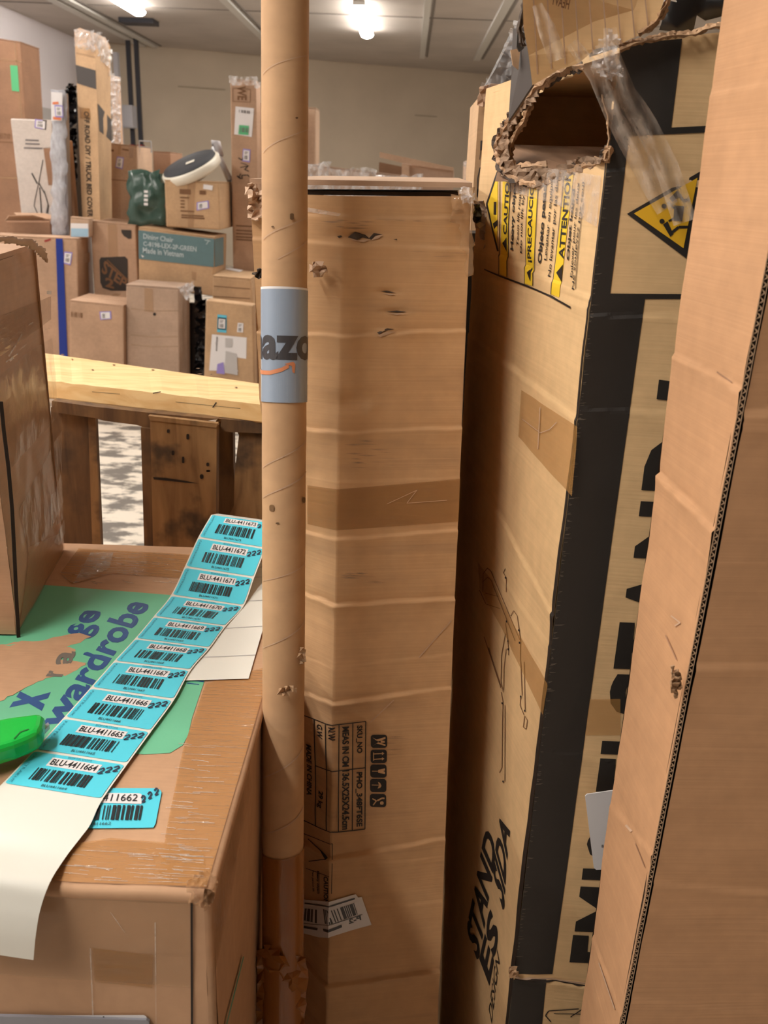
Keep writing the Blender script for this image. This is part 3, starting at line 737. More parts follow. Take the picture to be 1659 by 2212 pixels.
t, f, s, tp = carton('tall narrow carton marked with black handwriting, left of the cardboard tube', (497, 172), (553, 176), (562, 600), (503, 596), 6.55, .2, M['cb'], True)
crumple('plastic_wrap', [(495, 165), (555, 168), (562, 190), (540, 184), (500, 182)], 6.5, .012, M['clear'], t, 6, 31)
i = Ink(f, OF); i.text('WE', [(512, 185), (513, 216), (533, 217), (531, 186)], .03); i.line([(503, 190), (541, 193), (541, 221), (503, 219), (503, 190)], 1)
i.build('printed_text', M['ink_brown'], t)
i = Ink(f, OF); i.line([(520, 375), (516, 384), (524, 386), (522, 379), (536, 378), (538, 382)], 2); i.line([(515, 341), (523, 346), (525, 341)], 2.4); i.line([(519, 362), (537, 358), (528, 366), (538, 370)], 1.8); i.line([(512, 380), (520, 386)], 3); i.line([(520, 352), (534, 356)], 1.4)
i.build('handwriting', M['ink'], t)
Ink(f, OF).poly([(509, 230), (549, 234), (544, 296), (506, 290)]).build('white_label', M['paper'], t)
Ink(f, OF * 2).poly([(517, 270), (538, 272), (537, 292), (515, 290)]).build('green_print', M['mint'], t)
i = Ink(f, OF * 2.5); i.bars([(518, 285), (537, 287), (538, 277), (518, 275)], 24, 4); i.bars([(517, 243), (541, 246), (541, 240), (517, 237)], 20, 6); i.build('label_print', M['ink_grey'], t)
sticker(t, f, [(525, 321), (541, 323), (540, 351), (523, 348)], 'purple')
i = Ink(f, OF)
for y in (486, 496, 503, 510, 516): i.poly([(510, y), (545, y + 2), (545, y + 4.5), (510, y + 2.5)])
i.build('printed_lines', M['ink_brown'], t)
carton('tall brown carton edge between the handwritten carton and the tube', (556, 224), (640, 228), (640, 620), (566, 620), 6.8, .15, M['cb4'], True)
carton('tall pinkish carton showing just right of the tube', (600, 230), (682, 234), (682, 620), (600, 620), 7.0, .3, M['cb2'], True)
t, f, s, tp = carton('long low carton in glossy clear wrap behind the creased tall box', (640, 353), (913, 386), (913, 640), (640, 640), 5.5, .3, M['cb5'], True, name='wrapped_carton')
crumple('plastic_wrap', [(640, 352), (700, 356), (800, 370), (912, 384), (911, 430), (640, 430)], 5.45, .02, M['clear'], t, 12, 13)
t, f, s, tp = carton('open topped tan carton tilted behind the clear wrapped carton', (868, 352), (981, 366), (981, 660), (868, 660), 6.5, .4, M['cb5'], True, flaps=False)
mb = MB(); mb.prism([pt(820, 328, 6.45), pt(980, 362, 6.45), pt(980, 369, 6.45), pt(868, 352, 6.45), pt(820, 340, 6.45)], (0, .02, 0)); mb.build('flap', M['cb2'], t)
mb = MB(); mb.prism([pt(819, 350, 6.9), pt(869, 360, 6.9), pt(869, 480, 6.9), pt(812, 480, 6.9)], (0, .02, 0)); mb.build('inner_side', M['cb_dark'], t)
mb = MB(); mb.prism([pt(868, 354, 6.44), pt(884, 356, 6.44), pt(884, 480, 6.44), pt(868, 480, 6.44)], (0, .02, 0)); mb.build('side_edge', M['cb2'], t)
t, f, s, tp = carton('pale wrapped carton seen right of the creased tall box', (1008, 350), (1060, 322), (1060, 640), (1004, 640), 5.0, .3, M['cb2'], True)
crumple('plastic_wrap', [(1004, 348), (1034, 330), (1036, 405), (1003, 404)], 4.95, .02, M['clear'], t, 8, 17)
# ------------------------------------------------------------------ materials of the near things
M['pine'] = wood('pine_board', rgb(226, 182, 122), rgb(240, 206, 150), (9, 60, 60), 0.6)
M['oldwood'] = wood('old_pallet_wood', rgb(122, 90, 56), rgb(166, 128, 84), (40, 40, 6), 0.8, 0.8)
M['oldwood2'] = wood('dark_pallet_wood', rgb(88, 62, 38), rgb(124, 92, 58), (40, 40, 6), 0.8, 0.5)
M['mid'] = cardboard('creased_board', rgb(200, 153, 101), flute=(0, 0, 1), var=0.08, dirt=0.2)
M['emb'] = cardboard('pale_golden_board', rgb(222, 180, 122), flute=(0, 0, 1), var=0.08)
M['rightb'] = cardboard('orange_tan_board', rgb(194, 142, 94), flute=(0, 0, 1), var=0.1)
M['leftb'] = cardboard('left_board', rgb(182, 138, 102), flute=(0, 0, 1), var=0.12, coat=0.25)
M['storage'] = cardboard('storage_board', rgb(192, 146, 106), flute=(0, 1, 0), var=0.1)
M['tubeb'] = cardboard('tube_board', rgb(198, 153, 106), flute=(0, 0, 0), var=0.16, dirt=0.12, bump=0.2)
M['torn'] = cardboard('torn_board', rgb(178, 138, 98), var=0.3, big=60)
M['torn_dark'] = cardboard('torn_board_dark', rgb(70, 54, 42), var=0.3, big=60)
M['flute'] = cardboard('flute_board', rgb(176, 140, 104), var=0.2)
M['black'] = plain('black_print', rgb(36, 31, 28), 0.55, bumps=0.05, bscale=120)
M['scuff'] = plain('worn_print', rgb(96, 86, 76), 0.8)
M['yellow'] = plain('yellow_print', rgb(238, 200, 50), 0.55)
M['sign'] = plain('sign_yellow', rgb(230, 178, 40), 0.5)
M['label_blue'] = plain('blue_label', rgb(88, 208, 232), 0.22)
M['label_ink'] = plain('label_ink', rgb(24, 30, 36), 0.4)
M['label_faint'] = plain('label_faint', rgb(52, 140, 160), 0.4)
M['pen'] = plain('marker_pen', rgb(30, 30, 58), 0.5)
M['liner'] = plain('glossy_liner', rgb(226, 224, 216), 0.3)
M['green_panel'] = plain('green_print', rgb(104, 184, 146), 0.55, var=0.08, bscale=9)
M['navy'] = plain('navy_print', rgb(38, 74, 128), 0.55, var=0.12, bscale=30)
M['navy_faint'] = plain('worn_navy', rgb(108, 100, 92), 0.6)
M['green_plastic'] = plain('green_plastic', rgb(16, 178, 66), 0.28)
M['green_dark'] = plain('green_seam', rgb(8, 96, 36), 0.5)
M['grey_label'] = plain('blue_grey_label', rgb(150, 163, 182), 0.22)
M['dark_grey'] = plain('dark_grey_print', rgb(66, 64, 68), 0.45)
M['orange_print'] = plain('orange_print', rgb(214, 138, 98), 0.45)
M['tape_wrinkled'] = film('wrinkled_tape', rgb(196, 144, 92), 0.6, 0.13, (25, 220, 25), 0.5)
M['tape_dark'] = film('dark_brown_tape', rgb(150, 92, 40), 0.92, 0.25, (30, 30, 30), 0.4)
M['tape_wrap'] = film('glossy_wrap', rgb(190, 150, 112), 0.42, 0.1, (35, 35, 22), 0.5, amin=0.15)
M['green_string'] = plain('green_line', rgb(70, 140, 120), 0.5)
M['white_tag'] = plain('white_tag', rgb(224, 220, 222), 0.45)

# ------------------------------------------------------------------ standing pallet behind
t = thing('wooden_pallet', 'rough wooden pallet standing on edge under a new pine board', 'pallet', (-.2, 1.45, 0))
ZB = 1.165
f0, f1 = ptz(40, 812, ZB), ptz(640, 878, ZB); g0, g1 = ptz(40, 754, ZB), ptz(640, 839, ZB)
z_ = Vector((0, 0, -.034))
mb = MB(); n = 24
for i in range(n + 1):
    a = i / n; q = [f0.lerp(f1, a), g0.lerp(g1, a)]
    jz = Vector((0, 0, .0012 * nz((i, 0, 0), .9)))
    mb.v += [q[0] + z_ + jz, q[1] + z_, q[1] + jz, q[0] + jz * 2]
for i in range(n):
    for j in range(4): mb.f.append((i * 4 + j, i * 4 + (j + 1) % 4, (i + 1) * 4 + (j + 1) % 4, (i + 1) * 4 + j))
mb.f += [(0, 3, 2, 1), (n * 4, n * 4 + 1, n * 4 + 2, n * 4 + 3)]
o = mb.build('top_board', M['pine'], t); bv = o.modifiers.new('bevel', 'BEVEL'); bv.width = .003; bv.limit_method = 'ANGLE'
bt = Patch([[g0, f0], [g1, f1]]); bf = Patch([[f0, f0 + z_], [f1, f1 + z_]])
i = Ink(bt, .0012)
for (x, y, w_) in ((135, 767, 10), (246, 789, 8), (432, 809, 12), (456, 810, 5), (428, 797, 10), (156, 777, 6), (330, 800, 9), (510, 838, 8), (200, 800, 7)):
    i.poly([(x - w_ / 2, y), (x, y - 1.2), (x + w_ / 2, y), (x, y + 1.4)])
i.build('knot', M['oldwood2'], o)
i = Ink(bf, .0012); i.line([(331, 849), (348, 846)], 2); i.line([(460, 880), (468, 869)], 2.4); i.line([(200, 846), (260, 851)], .8); i.line([(380, 868), (520, 882)], .8); i.build('mark', M['ink'], o)
def plank(poly, Y, th, mat, name='plank'):
    mb = MB(); mb.prism([pt(x, y, Y) for x, y in poly], (0, th, 0)); return mb.build(name, M[mat], t)
plank([(112, 866), (200, 878), (335, 893), (470, 905), (335, 931), (320, 925), (295, 918), (225, 909), (205, 903), (112, 890)], 1.40, .02, 'oldwood2', 'cross_board')
plank([(110, 880), (202, 892), (216, 1200), (150, 1205), (110, 1205)], 1.42, .02, 'oldwood2', 'post')
plank([(190, 898), (206, 903), (218, 1200), (200, 1200)], 1.415, .006, 'oldwood', 'post_edge')
o1 = plank([(324, 905), (468, 922), (466, 1205), (331, 1200)], 1.38, .022, 'oldwood')
pp = Patch([[pt(324, 905, 1.38), pt(331, 1200, 1.38)], [pt(468, 922, 1.38), pt(466, 1205, 1.38)]])
i = Ink(pp, .0012)
for (x, y, a_, b_) in ((364, 931, 3, 4), (406, 943, 3, 6), (374, 978, 3, 5), (396, 993, 2.5, 7), (449, 1003, 3, 4), (436, 1029, 4, 5), (450, 1017, 4, 2)): i.poly(rrect(x - a_, y - b_, x + a_, y + b_, a_ * .9))
i.build('nail_hole', M['gap'], o1)
Ink(pp, .0014).poly([(331, 1030), (360, 1032), (400, 1038), (430, 1044), (400, 1042), (333, 1035)]).build('crack', M['gap'], o1)
plank([(304, 924), (326, 926), (332, 1200), (312, 1200)], 1.395, .02, 'oldwood2', 'plank_side')
plank([(320, 898), (470, 915), (467, 924), (324, 908)], 1.378, .01, 'oldwood', 'plank_end')
plank([(466, 910), (503, 916), (504, 1000), (510, 1100), (500, 1205), (464, 1205)], 1.46, .02, 'oldwood2', 'block')
plank([(512, 932), (640, 945), (640, 1205), (497, 1205), (492, 1120), (505, 1092), (507, 1020), (516, 940)], 1.41, .02, 'oldwood')
plank([(478, 905), (640, 918), (640, 940), (519, 934), (500, 934), (476, 930)], 1.40, .03, 'oldwood2', 'cross_board')

# ------------------------------------------------------------------ storage box in front, low
ZS = 1.0
FR, BR, BL, FL = ptz(442, 1919, ZS), ptz(650, 1190, ZS), ptz(-330, 1158, ZS), ptz(-330, 1882, ZS)
FL = Vector((BL.x, FL.y + (FL.y - FR.y) / (FL.x - FR.x) * (BL.x - FL.x), ZS))
YF = FR.y
def down(p, z=0.0, dx=0.0, dy=0.0): return Vector((p.x + dx, p.y + dy, z))
st = thing('storage_box', 'wide taped carton with a worn green printed panel reading wardrobe on its lid', 'box', down((FR + BL) / 2))
top = Patch([[BL, FL], [BR, FR]])
creaser(top, [], .0012, 9, 3)
r0 = .012     # rounded upper edges
fr = Patch([[FL + Vector((0, -.004, -r0)), down(FL, 0, 0, -.004)], [FR + Vector((0, -.004, -r0)), down(FR, 0, 0, -.004)]])
creaser(fr, [((120, 2108), (420, 2130), .0008, .003), ((130, 1990), (415, 2010), .0006, .003)], .001, 9, 4)
sd = Patch([[FR + Vector((.006, 0, -r0)), down(FR, 0, .006)], [BR + Vector((.006, 0, -r0)), down(BR, 0, .006)]])
creaser(sd, [], .0015, 8, 5)
mb = MB(); top.grid(mb, 70, 80); mb.build('lid', M['storage'], st, True)
mb = MB(); fr.grid(mb, 50, 60); sd.grid(mb, 30, 40); mb.build('side', M['storage'], st, True)
mb = MB(); n = 40
for i in range(n + 1):
    a = i / n; k = len(mb.v)
    for j in range(5):
        q = math.pi / 2 * j / 4
        mb.v.append(top.P(a, 1) + Vector((0, -.004 * math.sin(q) - .003 * math.sin(2 * q), -r0 * (1 - math.cos(q)) + .001 * nz((i, 1, 0), .8))))
    if i:
        for j in range(4): mb.f.append((k - 5 + j, k - 5 + j + 1, k + j + 1, k + j))
for i in range(n + 1):
    a = i / n; k = len(mb.v)
    for j in range(5):
        q = math.pi / 2 * j / 4
        mb.v.append(top.P(1, a) + Vector((.006 * math.sin(q) + .003 * math.sin(2 * q), 0, -r0 * (1 - math.cos(q)) + .001 * nz((i, 4, 0), .8))))
    if i:
        for j in range(4): mb.f.append((k - 5 + j, k + j, k + j + 1, k - 5 + j + 1))
mb.build('lid_edge', M['storage'], st, True)
mb = MB()
for k in range(31):
    z = (ZS - r0) * (1 - k / 30)
    for j in range(5):
        q = math.pi / 2 * j / 4; mb.v.append(Vector((FR.x + .006 * math.sin(q), FR.y - .004 * math.cos(q), z)))
    if k:
        for j in range(4): n_ = (k - 1) * 5 + j; mb.f.append((n_, n_ + 5, n_ + 6, n_ + 1))
mb.build('corner_edge', M['storage'], st, True)
mb = MB(); mb.add([down(FL), down(FR), down(BR), down(BL), FL, BL, BR], [(0, 3, 2, 1), (3, 5, 6, 2), (0, 4, 5, 3)]); mb.build('back_side', M['storage'], st)
DU = dict(du=.05, dv=.04)
Ink(top, .0005, **DU).poly([(40, 1262), (134, 1266), (364, 1285), (470, 1296), (442, 1471), (415, 1550), (407, 1588), (395, 1610), (367, 1627), (311, 1631), (150, 1622), (-60, 1606), (-60, 1400), (-20, 1290)]).build('green_panel', M['green_panel'], st)
def bare(pts, seed):
    rr = random.Random(seed); o = []
    for (x0, y0), (x1, y1) in zip(pts, pts[1:] + pts[:1]):
        n = max(1, int(math.hypot(x1 - x0, y1 - y0) / 9))
        o += [(x0 + (x1 - x0) * k / n + rr.uniform(-2.5, 2.5), y0 + (y1 - y0) * k / n + rr.uniform(-1.5, 1.5)) for k in range(n)]
    return o
Ink(top, .0008).poly(bare([(-60, 1405), (38, 1388), (90, 1384), (150, 1372), (172, 1368), (196, 1376), (172, 1388), (142, 1398), (172, 1404), (126, 1424), (187, 1434), (150, 1452), (100, 1466), (62, 1484), (0, 1517), (-60, 1540)], 3)).poly(bare([(120, 1446), (176, 1432), (186, 1437), (140, 1462)], 5)).build('worn_patch', M['storage'], st)
i = Ink(top, .0007); i.text('wardrobe', [(128, 1582), (326, 1308), (268, 1292), (74, 1560)], .03); i.text('x', [(90, 1537), (110, 1496), (44, 1494), (20, 1530)], .05)
i.text('ge', [(200, 1384), (241, 1326), (180, 1316), (136, 1370)], .03); i.build('printed_text', M['navy'], st)
Ink(top, .0011).text('a', [(150, 1442), (166, 1409), (132, 1405), (116, 1436)], .03).text('r', [(134, 1463), (142, 1448), (110, 1446), (98, 1462)], .03).build('worn_text', M['navy_faint'], st)
i = Ink(top, .0007); i.line([(412, 1470), (440, 1474)], 2.5); i.line([(404, 1477), (430, 1480)], 2); i.build('printed_rule', M['navy'], st)
# tape on the lid: along the right edge, along the front edge, across the back
Ink(top, .0009, **DU).poly([(444, 1478), (586, 1440), (446, 1918), (340, 1912), (360, 1790), (395, 1620)]).build('tape_strip', M['tape_wrinkled'], st)
Ink(top, .0011, **DU).poly([(-60, 1820), (130, 1830), (240, 1812), (440, 1830), (447, 1919), (-60, 1897)]).build('tape_strip', M['tape_wrinkled'], st)
Ink(top, .0009, **DU).poly([(170, 1186), (420, 1200), (400, 1250), (240, 1240), (156, 1262), (130, 1240)]).build('tape_strip', M['tape_wrinkled'], st)
Ink(top, .0013, **DU).poly([(196, 1196), (245, 1196), (236, 1230), (190, 1252), (158, 1262)]).build('tape_strip', M['clear_tape'], st)
Ink(fr, .0008, **DU).poly([(-60, 1915), (415, 1938), (415, 2130), (-60, 2098)]).build('tape_strip', M['tape_pale'], st)
Ink(fr, .0012, **DU).poly([(200, 2045), (332, 2060), (330, 2130), (206, 2118)]).build('tape_strip', M['tape'], st)
Ink(fr, .0012).line([(196, 2045), (203, 2212)], 3).line([(336, 1990), (338, 2212)], 3).line([(240, 1968), (272, 2012)], 2).build('tape_edge', M['clear_tape'], st)
Ink(fr, .0012).poly([(412, 1940), (417, 1940), (418, 2260), (413, 2260)]).build('corner_gap', M['gap'], st)
Ink(sd, .0015, **DU).poly([(452, 1930), (470, 1880), (535, 1650), (540, 1700), (480, 2010), (455, 2120)]).build('tape_strip', M['tape_wrap'], st)
Ink(sd, .002).line([(523, 2066), (500, 2150), (478, 2230)], 3).build('printed_line', M['green_string'], st)
crumple('crushed_corner', [(405, 1905), (440, 1885), (468, 1890), (462, 1945), (445, 1965), (412, 1945)], lambda x, y: YF - .008, .006, M['tape_wrap'], st, 7, 4)
# wrinkles of the tape: thin proud ridges across the strip by the right edge
mb = MB(); rr = random.Random(4)
for k in range(46):
    y = rr.uniform(1590, 1890); x0 = 372 - (y - 1700) * .18 + rr.uniform(-6, 50); x1 = x0 + rr.uniform(18, 80)
    x1 = min(x1, 447 + (1920 - y) * .29 - 6)
    if x1 - x0 < 10: continue
    path = [top.P(*top.uv(x0 + (x1 - x0) * q, y + rr.uniform(-1, 1) + 3 * q), .0012) for q in (0, .33, .66, 1)]
    mb.tube(path, .0004, 5, False)
for k in range(40):
    y = rr.uniform(1835, 1908); x0 = rr.uniform(130, 400); x1 = min(x0 + rr.uniform(15, 90), 440)
    mb.tube([top.P(*top.uv(x0 + (x1 - x0) * q, y + rr.uniform(-1, 1) + 3 * q), .0014) for q in (0, .5, 1)], .0004, 5, False)
for k in range(26):
    y = rr.uniform(1196, 1260); x0 = rr.uniform(150, 380); x1 = x0 + rr.uniform(10, 60)
    mb.tube([top.P(*top.uv(x0 + (x1 - x0) * q, y + 4 * q), .0014) for q in (0, .5, 1)], .0004, 5, False)
o = mb.build('tape_wrinkles', M['clear_tape'], st, True); o['kind'] = 'stuff'
# blue label stuck on the lid, and the shipping label low on the front
lb = Ink(top, .0013, **DU).poly(rrect(-2, 0, 2, 2, .3) if False else [(112, 1716), (150, 1706), (338, 1705), (346, 1708), (349, 1714), (336, 1782), (331, 1790), (180, 1793), (96, 1790), (98, 1750)]).build('blue_label', M['label_blue'], st)
i = Ink(top, .0017); i.poly([(150, 1716), (300, 1717), (306, 1719), (306, 1740), (150, 1737)]).build('label_window', M['white_tag'], lb)
i = Ink(top, .0021); i.text('BLU-4411662', [(156, 1735), (296, 1735), (299, 1720), (162, 1720)], .0); i.bars([(160, 1776), (303, 1775), (309, 1744), (166, 1744)], 60, 62); i.text('BLU4411662', [(170, 1789), (239, 1786), (240, 1780), (172, 1783)]).build('label_print', M['label_ink'], lb)
i = Ink(top, .0022)
for k in range(3):
    x, y = 305 + k * 14, 1731 - k * 8
    i.line([(x, y - 3), (x + 5, y - 9), (x + 9, y - 5), (x + 2, y + 7), (x + 9, y + 3)], 3)
i.build('handwriting', M['pen'], lb)
sl = Ink(fr, .0014).poly([(-60, 2191), (20, 2190), (312, 2188), (318, 2192), (318, 2300), (-60, 2300)]).build('shipping_label', M['paper'], st)
Ink(fr, .0018).poly([(119, 2191), (156, 2191), (156, 2195), (119, 2194)]).poly([(224, 2190), (227, 2190), (228, 2197), (225, 2197)]).build('label_print', M['ink'], sl)
sg = Patch([[fr.P(0, 0, .004), fr.P(0, 1, .004)], [fr.P(1, 0, .004), fr.P(1, 1, .004)]])
q = [sg.P(*sg.uv(*p)) for p in ((-60, 2195), (60, 2197), (316, 2204), (322, 2208), (322, 2300), (-60, 2300))]
single('grey_sleeve', *(lambda m: (m.v, m.f))((lambda m: (m.prism(q, (0, .0025, 0)), m)[1])(MB())), M['grey_plastic'], 'flat grey sheet over the white shipping label, at the low front of the wardrobe carton', 'sheet')

# ------------------------------------------------------------------ strip of blue labels
B = [((456.7, 1111.8), (590, 1130)), ((427.8, 1161.5), (573, 1185)), ((398.8, 1224.8), (549, 1248)), ((369, 1286), (526.4, 1309)), ((331.6, 1332), (487.5, 1353)), ((291, 1380), (453, 1400)), ((245.6, 1429), (412, 1448)), ((195, 1486), (376, 1512)), ((137, 1551), (326.6, 1580)), ((73, 1620.5), (275, 1651)), ((3.6, 1694), (220.6, 1728))]
LP = [None] * 11; RP = [None] * 11
for k in range(3, 11): LP[k] = ptz(*B[k][0], ZS + .004); RP[k] = ptz(*B[k][1], ZS + .004)
def on_sphere(px, c, rad):
    d = ray(*px).normalized(); b_ = d.dot(c - EYE); h = (EYE + d * b_ - c).length
    return EYE + d * (b_ + (math.sqrt(rad * rad - h * h) if h < rad else 0))
for k in (2, 1, 0):
    LP[k] = on_sphere(B[k][0], LP[k + 1], .058); RP[k] = on_sphere(B[k][1], RP[k + 1], .058)
tl = [(-50, 1745, 0), (-85, 1782, 0), (-112, 1822, 0), (-135, 1868, .004), (-150, 1925, .016), (-156, 1985, .022), (-158, 2040, .022)]
tr = [(195, 1781, 0), (173.6, 1810, 0), (141, 1853, 0), (108.5, 1905, .004), (87, 1965, .016), (77, 2023, .022), (72.3, 2074, .022)]
for a, c, k in zip(tl, tr, range(7)):
    if k < 3: LP.append(ptz(a[0], a[1], ZS + .005)); RP.append(ptz(c[0], c[1], ZS + .005))
    else: LP.append(pt(a[0], a[1], YF - .006 - a[2])); RP.append(pt(c[0], c[1], YF - .006 - c[2]))
rib = Ribbon(LP, RP)
c0 = (LP[6] + RP[6]) / 2
ls = thing('label_strip', 'long curling strip of ten bright blue numbered stickers lying on the wardrobe carton', 'label strip', (c0.x, c0.y, ZS))
mb = MB(); rib.grid(mb, 8, 0, 17, 136); mb.build('backing_strip', M['liner'], ls, True)
n0 = (LP[0] + RP[0]) / 2
def lerp2(a, b, s): return a.lerp(b, s)
L2 = [ptz(398, 1470, ZS + .0025), ptz(432, 1360, ZS + .0025), ptz(468, 1250, ZS + .003), LP[0] + Vector((.035, .045, -.05)), LP[0] + Vector((.012, .03, -.012)), LP[0]]
R2 = [ptz(537, 1466, ZS + .0025), ptz(570, 1352, ZS + .0025), ptz(603, 1245, ZS + .003), RP[0] + Vector((.03, .045, -.05)), RP[0] + Vector((.01, .03, -.012)), RP[0]]
rib2 = Ribbon(L2[::-1], R2[::-1])
mb = MB(); rib2.grid(mb, 6, 0, 5, 60); o = mb.build('backing_strip', M['liner'], ls, True)
i = Ink(rib2, .0004, px=False)
for v in (2.75, 3.0, 3.5, 4.0, 4.5): i.poly([(0, v), (1, v), (1, v + .012), (0, v + .012)])
i.build('fold_line', M['dado'], o)
for k in range(10):
    num = '44116%d' % (73 - k)
    ink = Ink(rib, .0005, px=False, du=.1, dv=.1)
    lab = ink.poly([(x, k + y) for x, y in rrect(.02, .035, .98, .965, .045)], raw=True).build('label', M['label_blue'], ls)
    Ink(rib, .0008, px=False, du=.1, dv=.1).poly([(.25, k + .13), (.775, k + .13), (.775, k + .36), (.25, k + .36)], raw=True).build('label_window', M['white_tag'], lab)
    i = Ink(rib, .0011, px=False)
    i.text('BLU-' + num, [(.275, k + .325), (.75, k + .325), (.75, k + .165), (.275, k + .165)], .012)
    i.bars([(.2, k + .77), (.77, k + .77), (.77, k + .44), (.2, k + .44)], 62, 40 + k)
    i.text('BLU' + num, [(.37, k + .91), (.62, k + .91), (.62, k + .84), (.37, k + .84)])
    i.build('label_print', M['label_ink'], lab)
    i = Ink(rib, .0011, px=False); i.text('FASTTRAKUK', [(.045, k + .93), (.045, k + .1), (.075, k + .1), (.075, k + .93)][::1] if False else [(.05, k + .1), (.05, k + .93), (.078, k + .93), (.078, k + .1)])
    i.build('side_print', M['label_faint'], lab); i = Ink(rib, .0011, px=False); i.text('EOFTA.COM', [(.40, k + .105), (.64, k + .105), (.64, k + .05), (.40, k + .05)]); i.build('top_print', M['label_faint'], lab)
    i = Ink(rib, .0013, px=False)
    for q in range(3):
        x, y = .79 + q * .062, k + .34 - q * .055
        pts = [(x - .012, y - .07), (x + .022, y - .13), (x + .04, y - .08), (x + .004, y + .035), (x + .048, y + .0)]
        for (a, c) in zip(pts, pts[1:]):
            dx, dy = c[0] - a[0], (c[1] - a[1]) * .55; Ln = math.hypot(dx, dy); nx, ny = -dy / Ln * .0075, dx / Ln * .0075 / .55
            i.poly([(a[0] + nx, a[1] + ny), (c[0] + nx, c[1] + ny), (c[0] - nx, c[1] - ny), (a[0] - nx, a[1] - ny)], raw=True)
    i.build('handwriting', M['pen'], lab)

# ------------------------------------------------------------------ green plastic cutter
gt = thing('safety_cutter', 'bright green plastic cutter tip poking in beside the label strip', 'cutter', ptz(20, 1590, ZS))
q = [ptz(x, y, ZS + .03) for x, y in ((-90, 1568), (20, 1546), (90, 1537), (96, 1545), (92, 1566), (84, 1580), (60, 1592), (30, 1604), (-90, 1640))]
mb = MB(); mb.prism(q, (0, 0, -.02)); o = mb.build('handle', M['green_plastic'], gt); bv = o.modifiers.new('bevel', 'BEVEL'); bv.width = .006; bv.segments = 3
hp = Patch([[q[0], q[8]], [q[2], q[5]]])
Ink(hp, .0006).line([(30, 1597), (44, 1582), (62, 1576)], 2).build('seam', M['green_dark'], gt)
mb = MB(); mb.prism([ptz(x, y, ZS + .018) for x, y in ((84, 1574), (104, 1560), (107, 1566), (90, 1584))], (0, 0, -.004)); mb.build('guard', M['clear_bag'], gt)

# ------------------------------------------------------------------ tall box at the left, standing on the storage box
a = ptz(39, 1376, ZS); c = ptz(136, 1188, ZS); Zt = pt(98, 540, c.y).z
d = Vector((-.5, -.03, 0))
lt = thing('tall_box', 'tall brown taped box with a curled top edge standing on the wardrobe carton', 'box', (a + c) / 2 + d / 2 + Vector((0, 0, .001)))
ring_ = [a, c, c + d, a + d]; up = Vector((0, 0, Zt - ZS)); lean = Vector((-.004, 0, 0))
zz = Vector((0, 0, .003))
sdp = Patch([[a + up + lean, a + zz], [c + up + lean, c + zz]]); frp = Patch([[a + d + up, a + d + zz], [a + up + lean, a + zz]])
creaser(sdp, [((-20, 600), (100, 570), .002, .006), ((-20, 690), (105, 640), .001, .005)], .003, 8, 8)
creaser(frp, [], .002, 8, 9)
mb = MB(); sdp.grid(mb, 40, 110); frp.grid(mb, 30, 60)
mb.add([c + zz, c + d + zz, c + up, c + d + up, a + d + zz, a + d + up], [(0, 2, 3, 1), (1, 3, 5, 4)]); mb.build('carton', M['leftb'], lt, True)
mb = MB(); e = .006
mb.prism([a + up + lean, c + up + lean, c + up + d * .5, a + up + d * .5], (0, 0, e)); mb.build('top_flap', M['leftb'], lt)
mb = MB(); mb.prism([a + up + d * .51, c + up + d * .51, c + up + d, a + up + d], (0, 0, e)); mb.build('top_flap', M['leftb'], lt)
Ysd = lambda x, y: a.y + (c.y - a.y) * min(1, max(0, (x + 70) / 170))
crumple('torn_liner', [(-60, 514), (20, 511), (70, 518), (100, 540), (103, 566), (92, 556), (60, 532), (0, 522), (-60, 524)], lambda x, y: Ysd(x, y) - .006, .0012, M['cb2'], lt, 5, 5, smooth=True)
for pts, mt in (([(36, 1100), (132, 930), (134, 1120), (60, 1200)], 'tape_wrap'), ([(-10, 820), (60, 760), (112, 730), (125, 900), (20, 1010)], 'tape_wrap'), ([(-40, 700), (108, 640), (110, 690), (-40, 800)], 'tape'), ([(42, 1365), (60, 1180), (134, 1150), (136, 1186)], 'tape_pale')):
    Ink(sdp, .0012, du=.1, dv=.06).poly(pts).build('tape_strip', M[mt], lt)
i = Ink(sdp, .002)
for p0, p1, w_ in (((18, 770), (46, 722), 3), ((38, 756), (58, 742), 3), ((12, 782), (34, 764), 2.5), ((96, 712), (107, 709), 3), ((60, 702), (70, 696), 3), ((20, 780), (26, 772), 4)): i.line([p0, p1], w_)
i.build('film_fold', M['clear'], lt)
i = Ink(sdp, .002, du=.1); i.poly([(118, 1062), (129, 1022), (133, 1085), (108, 1144), (107, 1070)]).poly([(116, 1165), (134, 1122), (138, 1150), (122, 1178), (113, 1172)]); i.build('clear_patch', M['clear'], lt)
Ink(frp if False else sdp, .0016).poly([(100, 628), (108, 628), (108, 636), (100, 635)]).build('paper_scrap', M['paper'], lt)
mb = MB(); pth = [(2, 868), (8, 930), (18, 1010), (26, 1100), (31, 1200), (35, 1290), (40, 1378)]
for k, (x, y) in enumerate(pth):
    P0 = pt(x - 3.5, y, a.y - .004 + .0035 * (1 - k / 6)); P1 = pt(x + 4.5, y, a.y - .002 + .0035 * (1 - k / 6)); mb.v += [P0, P1]
for k in range(len(pth) - 1): mb.f.append((2 * k, 2 * k + 2, 2 * k + 3, 2 * k + 1))
o = mb.build('edge_gap', M['gap'], lt); md = o.modifiers.new('s', 'SOLIDIFY'); md.thickness = .002

